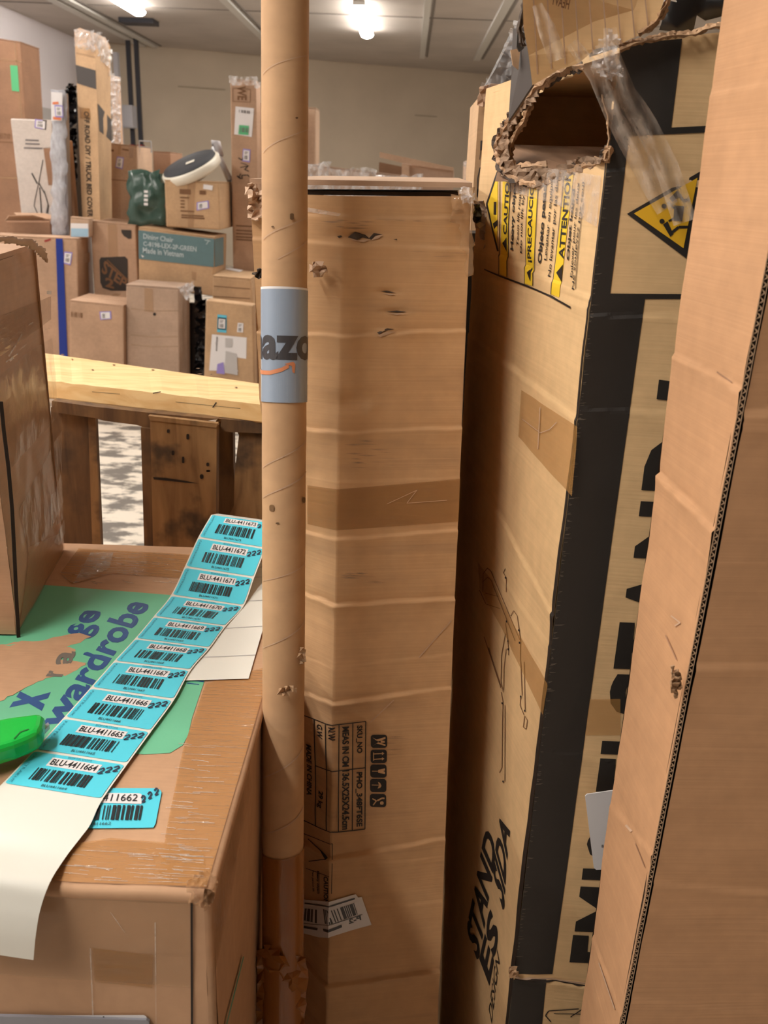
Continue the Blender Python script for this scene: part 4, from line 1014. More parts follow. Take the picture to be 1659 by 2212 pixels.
# ------------------------------------------------------------------ creased tall box in the middle
def bl(pts, px_of=None): return [pt(*p) for p in pts]
def rows(p, q, n): return [p.lerp(q, k / n) for k in range(n + 1)]
NR = 36
Ct, Cm = pt(742, 424, .945), pt(716, 1700, .862); s_ = Ct.z / (Ct.z - Cm.z); Cb = Ct.lerp(Cm, s_)
Rt, Rm = pt(1018, 424, .97), pt(966, 1700, .885); Rb = Rt.lerp(Rm, Rt.z / (Rt.z - Rm.z))
Lp = [(541, 424, .95), (548, 560, .945), (554, 700, .942), (560, 860, .94), (578, 980, .94), (606, 1080, .935), (634, 1180, .932), (640, 1300, .925), (640, 1500, .912), (640, 1700, .902), (640, 1900, .89), (642, 2230, .868)]
Lq = bl(Lp); Lz = Lq[-1]; Lq.append(Vector((Lz.x, Lz.y - .02, 0)))
Cc = rows(Ct, Cb, NR); Rc = rows(Rt, Rb, NR)
def at_z(lst, z):
    for p, q in zip(lst, lst[1:]):
        if q.z <= z: return p.lerp(q, (p.z - z) / ((p.z - q.z) or 1))
    return lst[-1]
Lq[0].z = Ct.z
Lc = [at_z(Lq, p.z) if k else Lq[0] for k, p in enumerate(Cc)]
mid = Patch([Lc, Cc, Rc], [0, .42, 1])
M['smudge'] = film('smudge', rgb(96, 92, 98), 0.4, 0.8, (30, 30, 30), 0.0, amin=0.05)
cr = [((665, 722), (1005, 712), 0.0062, .004), ((665, 926), (1002, 922), 0.0054, .004), ((665, 1150), (990, 1144), 0.0043, .004), ((665, 1283), (985, 1292), 0.0070, .004), ((662, 1497), (980, 1484), 0.0059, .0045), ((680, 1834), (960, 1808), 0.0062, .0045), ((700, 2124), (948, 2096), 0.0062, .0045), ((665, 462), (1010, 470), .002, .006), ((790, 530), (1010, 536), .003, .005), ((700, 1965), (955, 1945), .0012, .004), ((730, 1870), (955, 1850), .001, .004), ((665, 1030), (990, 1030), .0008, .004), ((665, 1420), (985, 1412), .0008, .004)]
creaser(mid, cr, .0022, 9, 11)
_b = mid.disp
def md_(u, v):
    z = _b(u, v)
    x, y = proj(mid.F(u, v))
    for (cx, cy, sx, sy, A) in ((775, 506, 45, 12, -.006), (765, 868, 40, 20, -.004), (835, 630, 22, 6, -.003), (850, 672, 24, 5, -.003), (835, 716, 18, 5, .004), (800, 880, 10, 12, .003), (1000, 470, 25, 60, -.004)):
        z += A * math.exp(-((x - cx) / sx) ** 2 - ((y - cy) / sy) ** 2)
    return z
mid.disp = md_
KM = dict(du=1 / 44, dv=.985 / 900)
cbx = thing('tall_creased_box', 'tall narrow tan box crossed by folds, right behind the cardboard tube', 'box', Vector(((Cb.x + Rb.x) / 2, Cb.y + .1, 0)))
mb = MB(); mid.grid(mb, 44, 900, vmax=.985)
bk = Vector((.0, .285, 0))
mb2 = [(Rc[k] + Vector((.012, .2, 0)) if False else Rc[k] + bk) for k in range(NR + 1)]
rs = Patch([Rc, mb2]); rs.disp = None; rs.grid(mb, 6, 30)
lb2 = [p + Vector((.055, .2, 0)) for p in Lc]; ls_ = Patch([lb2, Lc]); ls_.grid(mb, 6, 30)
mb.build('carton', M['mid'], cbx, True)
mb = MB(); mb.prism([Lc[0] + Vector((0, -.004, .008)), Rc[0] + Vector((0, -.004, .008)), mb2[0] + Vector((0, 0, .014)), lb2[0] + Vector((0, 0, .014))], (0, 0, .005)); mb.build('top_flap', M['cb2'], cbx)
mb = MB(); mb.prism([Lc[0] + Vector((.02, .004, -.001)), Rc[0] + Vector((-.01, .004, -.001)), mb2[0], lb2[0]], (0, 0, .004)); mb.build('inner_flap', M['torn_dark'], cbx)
crumple('crushed_corner', [(528, 404), (545, 398), (556, 408), (572, 410), (575, 470), (545, 476), (532, 460), (540, 440), (532, 420)], .945, .006, M['cb2'], cbx, 7, 3)
crumple('crushed_corner', [(545, 588), (572, 582), (572, 600), (552, 600)], .935, .006, M['torn_dark'], cbx, 5, 3)
crumple('tape_corner', [(985, 425), (1000, 408), (1022, 418), (1024, 450), (1020, 560), (1012, 640), (1004, 560), (985, 480), (975, 445)], lambda x, y: .962 - (y - 424) * .00006, .004, M['tape_wrap'], cbx, 14, 8, smooth=True)
crumple('tape_corner', [(990, 408), (1012, 404), (1026, 424), (1020, 445), (1000, 432)], .955, .008, M['clear'], cbx, 6, 18)
crumple('tape_wad', [(672, 568), (690, 564), (704, 572), (706, 590), (696, 598), (676, 596), (668, 582)], .93, .006, M['cb2'], cbx, 7, 6)
Ink(mid, .0012, du=.06).poly([(664, 448), (738, 462), (732, 468), (664, 458)]).build('tape_strip', M['clear_tape'], cbx)
i = Ink(mid, .001)
for pts in ([(728, 510), (736, 508), (739, 511), (732, 514)], [(752, 512), (768, 500), (790, 506), (800, 516), (784, 512), (772, 518)], [(798, 514), (808, 503), (828, 506), (812, 508), (802, 518)], [(849, 517), (857, 516), (858, 519)], [(814, 718), (836, 709), (852, 711), (830, 714), (818, 722)], [(822, 629), (838, 628), (856, 633), (838, 632)], [(834, 673), (858, 671), (880, 674), (858, 675)]): i.poly(pts)
i.build('tear', M['torn_dark'], cbx)
i = Ink(mid, .0013)
for pts in ([(756, 514), (772, 519), (800, 517), (786, 523), (762, 519)], [(802, 519), (812, 509), (828, 507), (818, 515)], [(814, 724), (834, 716), (856, 716), (838, 722), (820, 728)], [(828, 634), (856, 636), (842, 638)], [(836, 677), (880, 677), (858, 680)]): i.poly(pts)
i.build('torn_lip', M['cb2'], cbx)
for pts in ([(668, 780), (1003, 770), (1003, 790), (668, 800)], ): pass
Ink(mid, .0007, **KM).poly([(664, 1048), (994, 1034), (990, 1126), (664, 1132)]).build('tape_strip', M['tape'], cbx)
i = Ink(mid, .0011); rr = random.Random(8)
for (x0, x1, y0, y1, n_) in ((740, 850, 945, 1000, 9), (715, 790, 1225, 1250, 6), (745, 860, 1240, 1262, 3), (720, 960, 470, 492, 6), (880, 1000, 540, 560, 3), (740, 850, 985, 1010, 5), (800, 880, 1590, 1630, 5), (680, 760, 470, 500, 4)):
    for k in range(n_):
        x = rr.uniform(x0, x1 - 20); y = rr.uniform(y0, y1); w_ = rr.uniform(20, 70); i.poly([(x, y), (x + w_ * .5, y - 1.2), (x + w_, y + 1), (x + w_ * .5, y + rr.uniform(1, 3))])
o = i.build('smudges', M['smudge'], cbx); o['kind'] = 'stuff'
i = Ink(mid, .001); i.line([(835, 1088), (900, 1058), (878, 1086), (965, 1080)], 1.2); i.line([(905, 1420), (975, 1340)], 1.6); i.line([(800, 1560), (850, 1510)], 1.5); o = i.build('scratch', M['cb2'], cbx); o['kind'] = 'stuff'
# printed table and handling marks, turned to read downward
i = Ink(mid, .0009, du=.03, dv=.02)
for a_, b_ in (((790, 1558), (788, 1790)), ((762, 1562), (761, 1793)), ((732, 1564), (731, 1796)), ((705, 1562), (706, 1795)), ((680, 1553), (682, 1783))): i.line([a_, b_], 2)
for ln in ([(640, 1538), (662, 1546), (710, 1564), (720, 1565), (790, 1558)], [(681, 1654), (706, 1663), (712, 1664), (790, 1658)], [(640, 1765), (660, 1774), (716, 1797), (730, 1797), (788, 1790)]): i.line(ln, 2)
i.line([(640, 1795), (660, 1802), (718, 1822)], 1.5); i.line([(718, 1822), (716, 1930)], 1.5); i.line([(665, 1812), (708, 1854), (668, 1860)], 2); i.line([(662, 1875), (712, 1893)], 1.2); i.line([(690, 1884), (690, 1930)], 1)
i.build('printed_rule', M['ink_brown'] if False else M['ink'], cbx)
i = Ink(mid, .0009)
def dn(s, x0, x1, y0, y1, sk=0): Ink(mid, .0009, du=1 / 44).text(s, [(x0, y0), (x0, y1), (x1, y1 + sk), (x1, y0 + sk)], .03).build('printed_text', M['ink'], cbx)
dn('SKU_NO', 769, 783, 1567, 1627, -1); dn('PHO_348FT6SE', 768, 783, 1668, 1785, -1); dn('MEAS IN CM', 739, 754, 1569, 1656, -1); dn('136.5X25X24.5cm', 739, 755, 1664, 1792, -1)
dn('N.W', 711, 724, 1570, 1598, 0); dn('G.W', 686, 698, 1562, 1591, 5); dn('29 kg', 685, 698, 1706, 1742, 5); dn('MADE IN CHINA', 662, 673, 1606, 1716, 5)
dn('CAUTION', 700, 710, 1892, 1950, 2); dn('Heavy object', 684, 690, 1880, 1930, 2); dn('Two person lift', 674, 679, 1878, 1925, 2)
i = Ink(mid, .0009); j = Ink(mid, .0013)
for k, (y0, y1) in enumerate(((1587, 1615), (1619, 1648), (1651, 1679), (1682, 1710), (1714, 1742))):
    dx = -k * .6; i.poly(rrect(801 + dx, y0, 836 + dx, y1, 6))
    X = lambda v: 801 + dx + 35 * v
    Yy = lambda v: y0 + (y1 - y0) * v
    if k == 0: j.poly([(X(.1), Yy(.2)), (X(.35), Yy(.35)), (X(.9), Yy(.15)), (X(.9), Yy(.3)), (X(.45), Yy(.5)), (X(.3), Yy(.4))]); j.poly([(X(.1), Yy(.85)), (X(.35), Yy(.65)), (X(.9), Yy(.85)), (X(.9), Yy(.72)), (X(.45), Yy(.55))]); j.poly([(X(.6), Yy(.42)), (X(.85), Yy(.45)), (X(.85), Yy(.6)), (X(.6), Yy(.6))])
    if k == 1:
        for yy in (.3, .7): j.line([(X(.2), Yy(yy)), (X(.8), Yy(yy - .03))], 2.2); j.poly([(X(.7), Yy(yy - .15)), (X(.85), Yy(yy - .03)), (X(.7), Yy(yy + .1))])
        j.line([(X(.18), Yy(.2)), (X(.18), Yy(.8))], 2)
    if k == 2: j.line([(X(.1), Yy(.5)), (X(.5), Yy(.5))], 1.6); j.poly([(X(.48), Yy(.4)), (X(.9), Yy(.28)), (X(.9), Yy(.45)), (X(.78), Yy(.5)), (X(.9), Yy(.55)), (X(.9), Yy(.72)), (X(.48), Yy(.62))])
    if k == 3: j.line([(X(.1), Yy(.45)), (X(.55), Yy(.45))], 1.4); j.poly([(X(.48), Yy(.2)), (X(.62), Yy(.28)), (X(.7), Yy(.5)), (X(.62), Yy(.66)), (X(.46), Yy(.72)), (X(.55), Yy(.45))])
    if k == 4: j.line([(X(.2), Yy(.85)), (X(.4), Yy(.5)), (X(.15), Yy(.35))], 2.5); j.line([(X(.45), Yy(.5)), (X(.75), Yy(.3)), (X(.9), Yy(.32))], 3.5); j.poly(rrect(X(.62), Yy(.55), X(.85), Yy(.8), 3))
i.build('handling_mark', M['ink'], cbx); j.build('handling_symbol', M['mid'], cbx)
sl = Ink(mid, .0016, du=.03, dv=.01).poly([(640, 1935), (662, 1943), (712, 1946), (768, 1929), (773, 1936), (781, 1935), (802, 1995), (716, 2022), (690, 2024), (640, 2010)]).build('shipping_label', M['white_tag'], cbx)
i = Ink(mid, .002, du=.03); i.bars([(704, 1994), (772, 1972), (764, 1948), (700, 1962)], 34, 9, .6); i.bars([(650, 1984), (690, 1994), (690, 1964), (652, 1960)], 18, 12, .6)
i.line([(650, 1992), (714, 1996), (782, 1972)], 1.2); i.line([(660, 1950), (712, 1956), (766, 1938)], 3); i.line([(700, 2008), (738, 1998)], 6); i.line([(655, 2000), (688, 2006)], 5)
i.text('P-2', [(780, 1984), (754, 1994), (752, 1984), (778, 1974)], .03); i.build('label_print', M['dark_grey'], sl)

# ------------------------------------------------------------------ cardboard tube
TD = .042
A = vd(616, -40, FPX * TD / 103.5); Bq = vd(612, 1700, FPX * TD / 88.5); Bz = A.lerp(Bq, A.z / (A.z - Bq.z))
axis = (Bz - A).normalized(); e2 = (EYE - A.lerp(Bz, .4)); e2 = (e2 - axis * e2.dot(axis)).normalized(); e1 = axis.cross(e2) * -1
if (proj(A + e1 * .02)[0] < proj(A)[0]): e1 = -e1
tb = thing('cardboard_tube', 'long brown cardboard mailing tube with a grey parcel label, leaning upright', 'tube', Bz)
def cyl(r_): return [[A + (e1 * math.sin(q) + e2 * math.cos(q)) * r_, Bz + (e1 * math.sin(q) + e2 * math.cos(q)) * r_] for q in [math.radians(-180 + 5 * k) for k in range(73)]]
tp_ = Patch(cyl(TD / 2)); tp_.sg = 1 if tp_.N0(.5, .5).dot(e2) > 0 else -1
mb = MB(); ns = 60
for k in range(ns + 1):
    for q in range(48):
        g = 2 * math.pi * q / 48; c_ = A.lerp(Bz, k / ns); d_ = e1 * math.sin(g) + e2 * math.cos(g)
        mb.v.append(c_ + d_ * (TD / 2 + .0004 * nz(c_ + d_ * .02, 25, 2)))
for k in range(ns):
    for q in range(48): mb.f.append((k * 48 + q, k * 48 + (q + 1) % 48, (k + 1) * 48 + (q + 1) % 48, (k + 1) * 48 + q))
mb.build('tube', M['tubeb'], tb, True)
K = dict(du=1 / 72, dv=.02)
i = Ink(tp_, .0007, **K)
for (p0, p1) in (((569, 518), (660, 470)), ((600, 560), (662, 520)), ((569, 1010), (660, 950)), ((569, 1075), (660, 1018)), ((569, 1255), (658, 1215)), ((569, 330), (662, 280)), ((569, 1400), (657, 1340)), ((569, 160), (663, 120)), ((570, 1680), (655, 1610)), ((570, 1800), (655, 1740))):
    i.line([p0, p1], 1.2)
o = i.build('spiral_seam', M['cb2'], tb); o['kind'] = 'stuff'
i = Ink(tp_, .0009, **K)
for (x, y, a_, b_) in ((630, 468, 4, 7), (588, 1097, 5, 7), (655, 1080, 3, 6), (640, 255, 3, 2), (590, 490, 3, 2), (600, 1130, 4, 2)): i.poly(rrect(x - a_, y - b_, x + a_, y + b_, a_ * .8))
o = i.build('stain', M['oldwood2'], tb); o['kind'] = 'stuff'
def v_at(y): return tp_.uv(616, y)[1]
va, vb = v_at(624), v_at(870)
lab = Ink(tp_, .0009, px=False, **K).poly([(.06, va), (.94, va), (.94, vb), (.06, vb)], raw=True).build('parcel_label', M['grey_label'], tb)
Ink(tp_, .0008, px=False, **K).poly([(.07, v_at(618)), (.93, v_at(620)), (.94, va), (.06, va)], raw=True).build('label_edge', M['paper'], lab)
i = Ink(tp_, .0012, px=False, **K); t0, t1 = v_at(724), v_at(778)
i.text('mazon', [(.094, t1), (.897, t1), (.897, t0), (.094, t0)], .035); i.build('printed_text', M['dark_grey'], lab)
i = Ink(tp_, .0013, px=False, **K); vv = lambda y: v_at(y)
sw = [(.2, 796), (.3, 806), (.4, 806), (.48, 799), (.53, 790)]
up_ = [(u, vv(y - 4.5)) for u, y in sw]; dn_ = [(u, vv(y + 4.5)) for u, y in sw]
for k in range(4): i.poly([up_[k], up_[k + 1], dn_[k + 1], dn_[k]], raw=True)
i.poly([(.50, vv(786)), (.56, vv(781)), (.575, vv(786)), (.57, vv(806)), (.555, vv(804)), (.55, vv(790))], raw=True); i.build('printed_arrow', M['orange_print'], lab)
vt, vq = v_at(1862), v_at(2078)
Ink(tp_, .0008, px=False, **K).poly([(.05, vt), (.95, vt - .004), (.95, vq + .1), (.05, vq + .1)], raw=True).build('tape_band', M['tape_dark'], tb)
Yb = lambda x, y: Bq.y - .026 + (1700 - y) * .00004 - .008 * (1 - ((x - 610) / 50) ** 2)
crumple('crumpled_tape', [(556, 2050), (580, 2038), (600, 2070), (640, 2075), (655, 2060), (656, 2150), (662, 2260), (558, 2260), (552, 2140)], Yb, .004, M['tape_dark'], tb, 14, 5)
crumple('frayed_spot', [(640, 1412), (652, 1398), (660, 1412), (656, 1430), (640, 1434)], lambda x, y: Bq.y + (1700 - y) * .00007 - .006, .003, M['torn'], tb, 6, 5)
crumple('frayed_spot', [(600, 1488), (632, 1482), (640, 1492), (620, 1502), (600, 1500)], lambda x, y: Bq.y + (1700 - y) * .00007 - .022, .003, M['torn'], tb, 6, 5)
# ------------------------------------------------------------------ big box with black printed edge
Nt, Nb_ = pt(1341, 92, .80), pt(1099, 2200, .79); Nb = Nt.lerp(Nb_, Nt.z / (Nt.z - Nb_.z))
fx = pt(1035, 410, 1.2); Ft = Vector((fx.x, 1.2, Nt.z)); Fb = Vector((fx.x, 1.2, 0))
Rt_ = pt(1640, 30, .79); Rt_ = Vector((Rt_.x, .79, Nt.z + .012)); Rb_ = Vector((Rt_.x - .005, .78, 0))
M['tape_soft'] = film('honey_tape', rgb(196, 146, 84), 0.42, 0.25, (20, 20, 90), 0.2)
M['loose'] = film('loose_clear_tape', rgb(222, 206, 192), 0.5, 0.12, (70, 70, 40), 0.5, amin=0.12)
M['black_smooth'] = plain('black_liner', rgb(20, 19, 21), 0.3)
M['torn_mid'] = cardboard('torn_board_mid', rgb(138, 108, 80), var=0.4, big=50)
bg = thing('big_printed_box', 'big pale box with black printed edge, warning panel and torn open top corner', 'box', Vector(((Nb.x + Rb_.x) / 2, 1.0, 0)))
lf = Patch([[Ft, Fb], [Nt, Nb]]); ff = Patch([[Nt, Nb], [Rt_, Rb_]])
creaser(lf, [((1060, 605), (1250, 655), .0018, .004), ((1040, 742), (1248, 905), .0035, .005), ((1085, 1120), (1200, 1335), .004, .006), ((1040, 1175), (1190, 1400), .0012, .004), ((1075, 548), (1245, 632), .002, .004)], .0022, 6, 21)
creaser(ff, [((1290, 684), (1470, 682), .0025, .004), ((1255, 882), (1440, 892), .0018, .004), ((1295, 365), (1480, 383), .003, .005), ((1172, 1618), (1300, 1640), .0012, .004), ((1100, 2106), (1262, 2128), .005, .006)], .0014, 7, 22)
HOLE = [(1250, 158), (1200, 175), (1160, 205), (1128, 250), (1088, 290), (1082, 320), (1092, 352), (1120, 374), (1165, 382), (1210, 374), (1256, 352), (1304, 340), (1318, 300), (1322, 230), (1340, 92), (1300, 60), (1270, 120)]
mb = MB(); lf.grid(mb, 70, 520, hole=HOLE, vmax=.97); mb.build('side_panel', M['emb'], bg, True)
mb = MB(); ff.grid(mb, 40, 520, vmax=.97); mb.build('front_panel', M['emb'], bg, True)
bk2 = Vector((0, .42, 0))
mb = MB(); mb.add([Ft, Fb, Rt_ + bk2, Rb_ + bk2, Rt_, Rb_, Nb], [(0, 2, 3, 1), (4, 5, 3, 2), (1, 6, 5, 3)]); mb.build('back_panel', M['emb'], bg)
mb = MB(); mb.prism([Ft + Vector((0, 0, -.003)), Nt + Vector((0, .002, -.003)), Rt_ + Vector((0, .004, -.012)), Rt_ + bk2 + Vector((0, 0, -.012)), Ft + Vector((.1, .1, -.003))], (0, 0, -.004)); mb.build('top_flap', M['emb'], bg)
# inside of the torn corner
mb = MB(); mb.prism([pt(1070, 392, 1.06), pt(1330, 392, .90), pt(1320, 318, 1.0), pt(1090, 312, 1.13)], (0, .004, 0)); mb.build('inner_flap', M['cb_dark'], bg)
Yl = lambda x, y: .80 + max(0, min(1, (1318 - x) / 283.)) * .33
rim = [(1256, 146), (1232, 146), (1199, 162), (1160, 190), (1128, 224), (1096, 270), (1074, 306), (1076, 340), (1092, 372), (1130, 392), (1165, 398), (1207, 386), (1254, 360), (1306, 345), (1316, 318)]
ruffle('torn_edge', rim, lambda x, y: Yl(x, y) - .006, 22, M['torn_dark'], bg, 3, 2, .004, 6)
ruffle('torn_edge', [(x + 3, y - 1) for x, y in rim], lambda x, y: Yl(x, y) - .010, 17, M['torn'], bg, 4, 2, .0035, 5)
ruffle('torn_edge', [(1150, 215), (1132, 262), (1108, 300), (1100, 340), (1112, 360), (1180, 356)], lambda x, y: Yl(x, y) + .002, 14, M['torn'], bg, 9, 2, .004, 6)
crumple('torn_board', [(1078, 290), (1066, 330), (1078, 374), (1110, 394), (1150, 405), (1205, 397), (1256, 368), (1306, 350), (1304, 334), (1250, 342), (1195, 364), (1130, 368), (1102, 345), (1094, 296)], lambda x, y: Yl(x, y) - .012, .006, M['torn_mid'], bg, 8, 22)
crumple('torn_board', [(1150, 186), (1112, 226), (1084, 268), (1072, 300), (1092, 300), (1104, 272), (1130, 236), (1162, 204)], lambda x, y: Yl(x, y) - .012, .005, M['torn_mid'], bg, 8, 23)
ruffle('torn_edge', [(1306, 345), (1316, 300), (1312, 250), (1300, 205)], lambda x, y: .795, 7, M['torn'], bg, 11, 1, .002, 6)
# raised flap over the tear, ribbed, with its torn sides
Yf = .80
fl = [(1128, -40), (1131, 60), (1142, 120), (1150, 184), (1172, 172), (1204, 152), (1250, 137), (1286, 106), (1338, 96), (1380, 76), (1420, 40), (1450, -40)]
FT = Patch([[pt(1120, -40, Yf - .03), pt(1120, 190, Yf + .02)], [pt(1460, -40, Yf - .03), pt(1460, 190, Yf - .02)]])
def fp(p, off=0): return FT.P(*FT.uv(*p), off)
mb = MB(); q = [fp(p) for p in fl]; nrm_ = FT.N0(.5, .5) * -FT.sg
mb.prism(q, nrm_ * .005); mb.build('raised_flap', M['emb'], bg)
i = Ink(FT, .0006)
for k in range(9):
    x = 1150 + k * 30; ye = 160 - k * 11; i.poly([(x, -20), (x + 3, -20), (x + 13, ye), (x + 10, ye)])
i.build('flute_line', M['cb2'], bg)
i = Ink(FT, .0009); i.text('HEAVY', [(1228, 20), (1190, 8), (1193, -14), (1232, -2)], .02); i.text('ED', [(1268, -2), (1248, -4), (1248, -18), (1268, -16)], .02); i.build('printed_text', M['ink_brown'], bg)
ruffle('torn_edge', [(1142, -30), (1130, 20), (1122, 60), (1130, 100)], lambda x, y: Yf + .002, 12, M['torn_dark'], bg, 13, 2, .003, 7)
ruffle('torn_edge', [(1452, -20), (1430, 30), (1404, 62), (1380, 74)], lambda x, y: Yf - .02, 14, M['torn'], bg, 14, 2, .003, 6)
ruffle('torn_edge', [(1338, 104), (1380, 90), (1440, 78), (1500, 70), (1540, 56), (1580, 52)], lambda x, y: .788, 13, M['torn'], bg, 15, 2, .003, 6)
crumple('black_liner', [(1395, 75), (1430, 40), (1456, -30), (1600, -30), (1600, 50), (1540, 48), (1460, 72)], .86, .006, M['black_smooth'], bg, 30, 8, smooth=True)
mb = MB(); mb.prism([pt(1108, 60, .90), pt(1138, 70, .84), pt(1150, 184, .84), pt(1098, 262, .95), pt(1104, 170, .93)], (.002, .004, 0)); mb.build('printed_flap', M['charcoal'], bg)
mb = MB(); mb.prism([pt(1118, 62, .83), pt(1134, 72, .83), pt(1132, 104, .83), pt(1122, 112, .83), pt(1116, 100, .83)], (0, .004, 0)); mb.build('torn_piece', M['black'], bg)
mb = MB(); mb.prism([pt(1103, 108, .87), pt(1124, 104, .87), pt(1120, 150, .87), pt(1108, 140, .87)], (0, .004, 0)); mb.build('torn_piece', M['torn'], bg)
# black print on the front and edge
Kf = dict(du=1 / 40, dv=.97 / 520)
def edge(y): return 1341 + (y - 92) * (1099 - 1341) / (2200 - 92)
ed = [(edge(y) + 1, y) for y in range(96, 2200, 60)]
i = Ink(ff, .0006, **Kf)
i.poly([(1341, 96), (1473, 84), (1449, 276), (1600, 268), (1600, 283), (1358, 294), (1338, 470), (1318, 634), (1600, 636), (1600, 646), (1393, 646), (1293, 1375), (1193, 2104), (edge(2104), 2104)] + [(edge(y), y) for y in (1700, 1200, 800, 500, 300)])
i.poly([(edge(2112), 2112), (1180, 2114), (1166, 2260), (edge(2260), 2260)])
i.build('printed_border', M['black'], bg)
i = Ink(lf, .0007, dv=.97 / 520); i.poly([(edge(300) - 1, 300), (edge(300) - 3, 302), (edge(2100) - 8, 2100), (edge(2100) + 1, 2100)]).poly([(edge(2112) + 1, 2112), (edge(2112) - 7, 2112), (edge(2300) - 7, 2300), (edge(2300) + 1, 2300)]); i.build('printed_border', M['black'], bg)
i = Ink(ff, .001); rr = random.Random(12)
for k in range(230):
    y = rr.uniform(380, 2090); x = edge(y) + rr.uniform(0, 3); w_ = abs(rr.gauss(0, 7)) + 2; h_ = rr.uniform(.5, 2)
    i.poly([(x, y), (x + w_, y + rr.uniform(-1.5, 1.5)), (x + w_ * .6, y + h_), (x, y + h_)])
o = i.build('scuff_marks', M['scuff'], bg); o['kind'] = 'stuff'
# letters standing on end up the front
for ch, y0, y1, x in (('E', 2078, 2018, 1230), ('M', 2011, 1913, 1241), ('I', 1898, 1874, 1256), ('C', 1864, 1793, 1262), ('E', 1710, 1636, 1287), ('I', 1628, 1600, 1297), ('S', 1543, 1450, 1311), ('T', 1444, 1343, 1325), ('A', 1336, 1222, 1345), ('N', 1204, 1082, 1368), ('D', 1058, 942, 1385), ("'", 862, 820, 1418)):
    hgt = 150 if ch != "'" else 50
    Ink(ff, .0009, **Kf).text(ch, [(x + hgt, y0 + 6), (x + hgt, y1 + 6), (x + (y0 - y1) * .13, y1), (x, y0)], .05).build('printed_letter', M['black'], bg)
i = Ink(ff, .0008); i.line([(1185, 2182), (1250, 2178)], 2); i.line([(1185, 2182), (1178, 2192), (1190, 2206)], 2.4); i.line([(1196, 2188), (1256, 2190)], 1.5); i.line([(1232, 2196), (1256, 2180)], 2); i.build('printed_drawing', M['ink'], bg)
i = Ink(ff, .0016, **Kf); i.line([(1104, 2103), (1125, 2110), (1190, 2113), (1230, 2120), (1264, 2124)], 3); i.build('split_edge', M['cb2'], bg)
i = Ink(ff, .0018, **Kf); i.line([(1112, 2109), (1150, 2114), (1200, 2117), (1264, 2128)], 2); i.build('split_gap', M['gap'], bg)
crumple('split_corner', [(1100, 2090), (1112, 2088), (1122, 2102), (1112, 2112), (1100, 2110)], .782, .002, M['torn'], bg, 5, 6)
# yellow lifting sign
i = Ink(ff, .0008); i.poly([(1354, 462), (1516, 368), (1482, 558)]); i.build('warning_sign', M['black'], bg)
i = Ink(ff, .0012); i.poly([(1369, 461), (1506, 384), (1476, 536)]); i.build('sign_field', M['sign'], bg)
i = Ink(ff, .0016); Zp = lambda x, y: (1340 + x / 8.295, 350 + y / 8.295)
i.poly([Zp(960, 780), Zp(1135, 790), Zp(1100, 1060), Zp(940, 1050)])
for c_ in ((740, 1060), (775, 790)): i.poly([(Zp(*c_)[0] + 5.5 * math.cos(q * .7), Zp(*c_)[1] + 5.5 * math.sin(q * .7)) for q in range(9)])
i.poly([Zp(760, 1120), Zp(840, 1060), Zp(945, 1290), Zp(890, 1340)]); i.line([Zp(920, 1260), Zp(1040, 1165), Zp(1210, 1165)], 6); i.line([Zp(860, 1060), Zp(960, 1000)], 4)
i.poly([Zp(870, 650), Zp(1010, 510), Zp(1080, 590), Zp(920, 720)]); i.line([Zp(1050, 590), Zp(1120, 690), Zp(1230, 670)], 6); i.line([Zp(840, 720), Zp(960, 830)], 4)
i.build('sign_figures', M['black'], bg)
# warning panel on the side
Zq = lambda x, y: (1040 + x / 6.146, 340 + y / 6.146)
Kl = dict(du=1 / 70, dv=.97 / 520)
for pl in ([Zq(300, 160), Zq(392, 160), Zq(345, 1585), Zq(250, 1550)], [Zq(640, 330), Zq(760, 330), Zq(680, 1705), Zq(580, 1675)], [Zq(1105, 200), Zq(1210, 200), Zq(1030, 1862), Zq(925, 1815)], [Zq(235, 175), Zq(90, 615), Zq(215, 1190)]):
    Ink(lf, .0006, **Kl).poly(pl).build('yellow_stripe', M['yellow'], bg)
i = Ink(lf, .0009, **Kl); i.poly([Zq(45, 1478), Zq(260, 1565), Zq(600, 1690), Zq(950, 1840), Zq(1195, 1980), Zq(1190, 2010), Zq(940, 1862), Zq(590, 1712), Zq(250, 1585), Zq(45, 1495)])
i.line([Zq(240, 165), Zq(80, 620), Zq(228, 1245)], 3.4)
for x0, y0, x1, y1 in ((262, 170, 240, 1560), (395, 170, 350, 1585), (632, 330, 578, 1680), (765, 330, 690, 1705), (1085, 250, 925, 1820), (1350, 600, 1235, 1750)): i.line([Zq(x0, y0), Zq(x1, y1)], 1.1)
for p_ in (((345, 1060), (345, 1255), (288, 1140)), ((680, 1460), (660, 1650), (618, 1530)), ((1075, 1420), (1055, 1650), (985, 1530))): i.poly([Zq(*q) for q in p_])
i.poly([Zq(165, 880), Zq(225, 830), Zq(225, 900), Zq(180, 950)]).poly([Zq(180, 590), Zq(215, 590), Zq(208, 760), Zq(175, 760)]); i.build('printed_rule', M['black'], bg)
i = Ink(lf, .0009)
def upt(s, xb, yb, xe, ye, wd, b=.03): i.text(s, [Zq(xb + wd, yb), Zq(xe + wd, ye), Zq(xe, ye - 6), Zq(xb, yb - 12)], b)
upt('CAUTION', 298, 1030, 332, 200, 52); upt('Heavy object', 392, 1240, 440, 260, 46); upt('Team lift required', 470, 1180, 520, 260, 36, .01); upt('Do not lift by self', 515, 1275, 560, 260, 36, .01)
upt('\u00a1PRECAUCION!', 612, 1400, 665, 180, 66); upt('Objeto pesado', 750, 1415, 835, 250, 60); upt('Levantar en equipo', 830, 1370, 920, 300, 42, .01); upt('No levantar por las dos', 875, 1590, 985, 260, 46, .01)
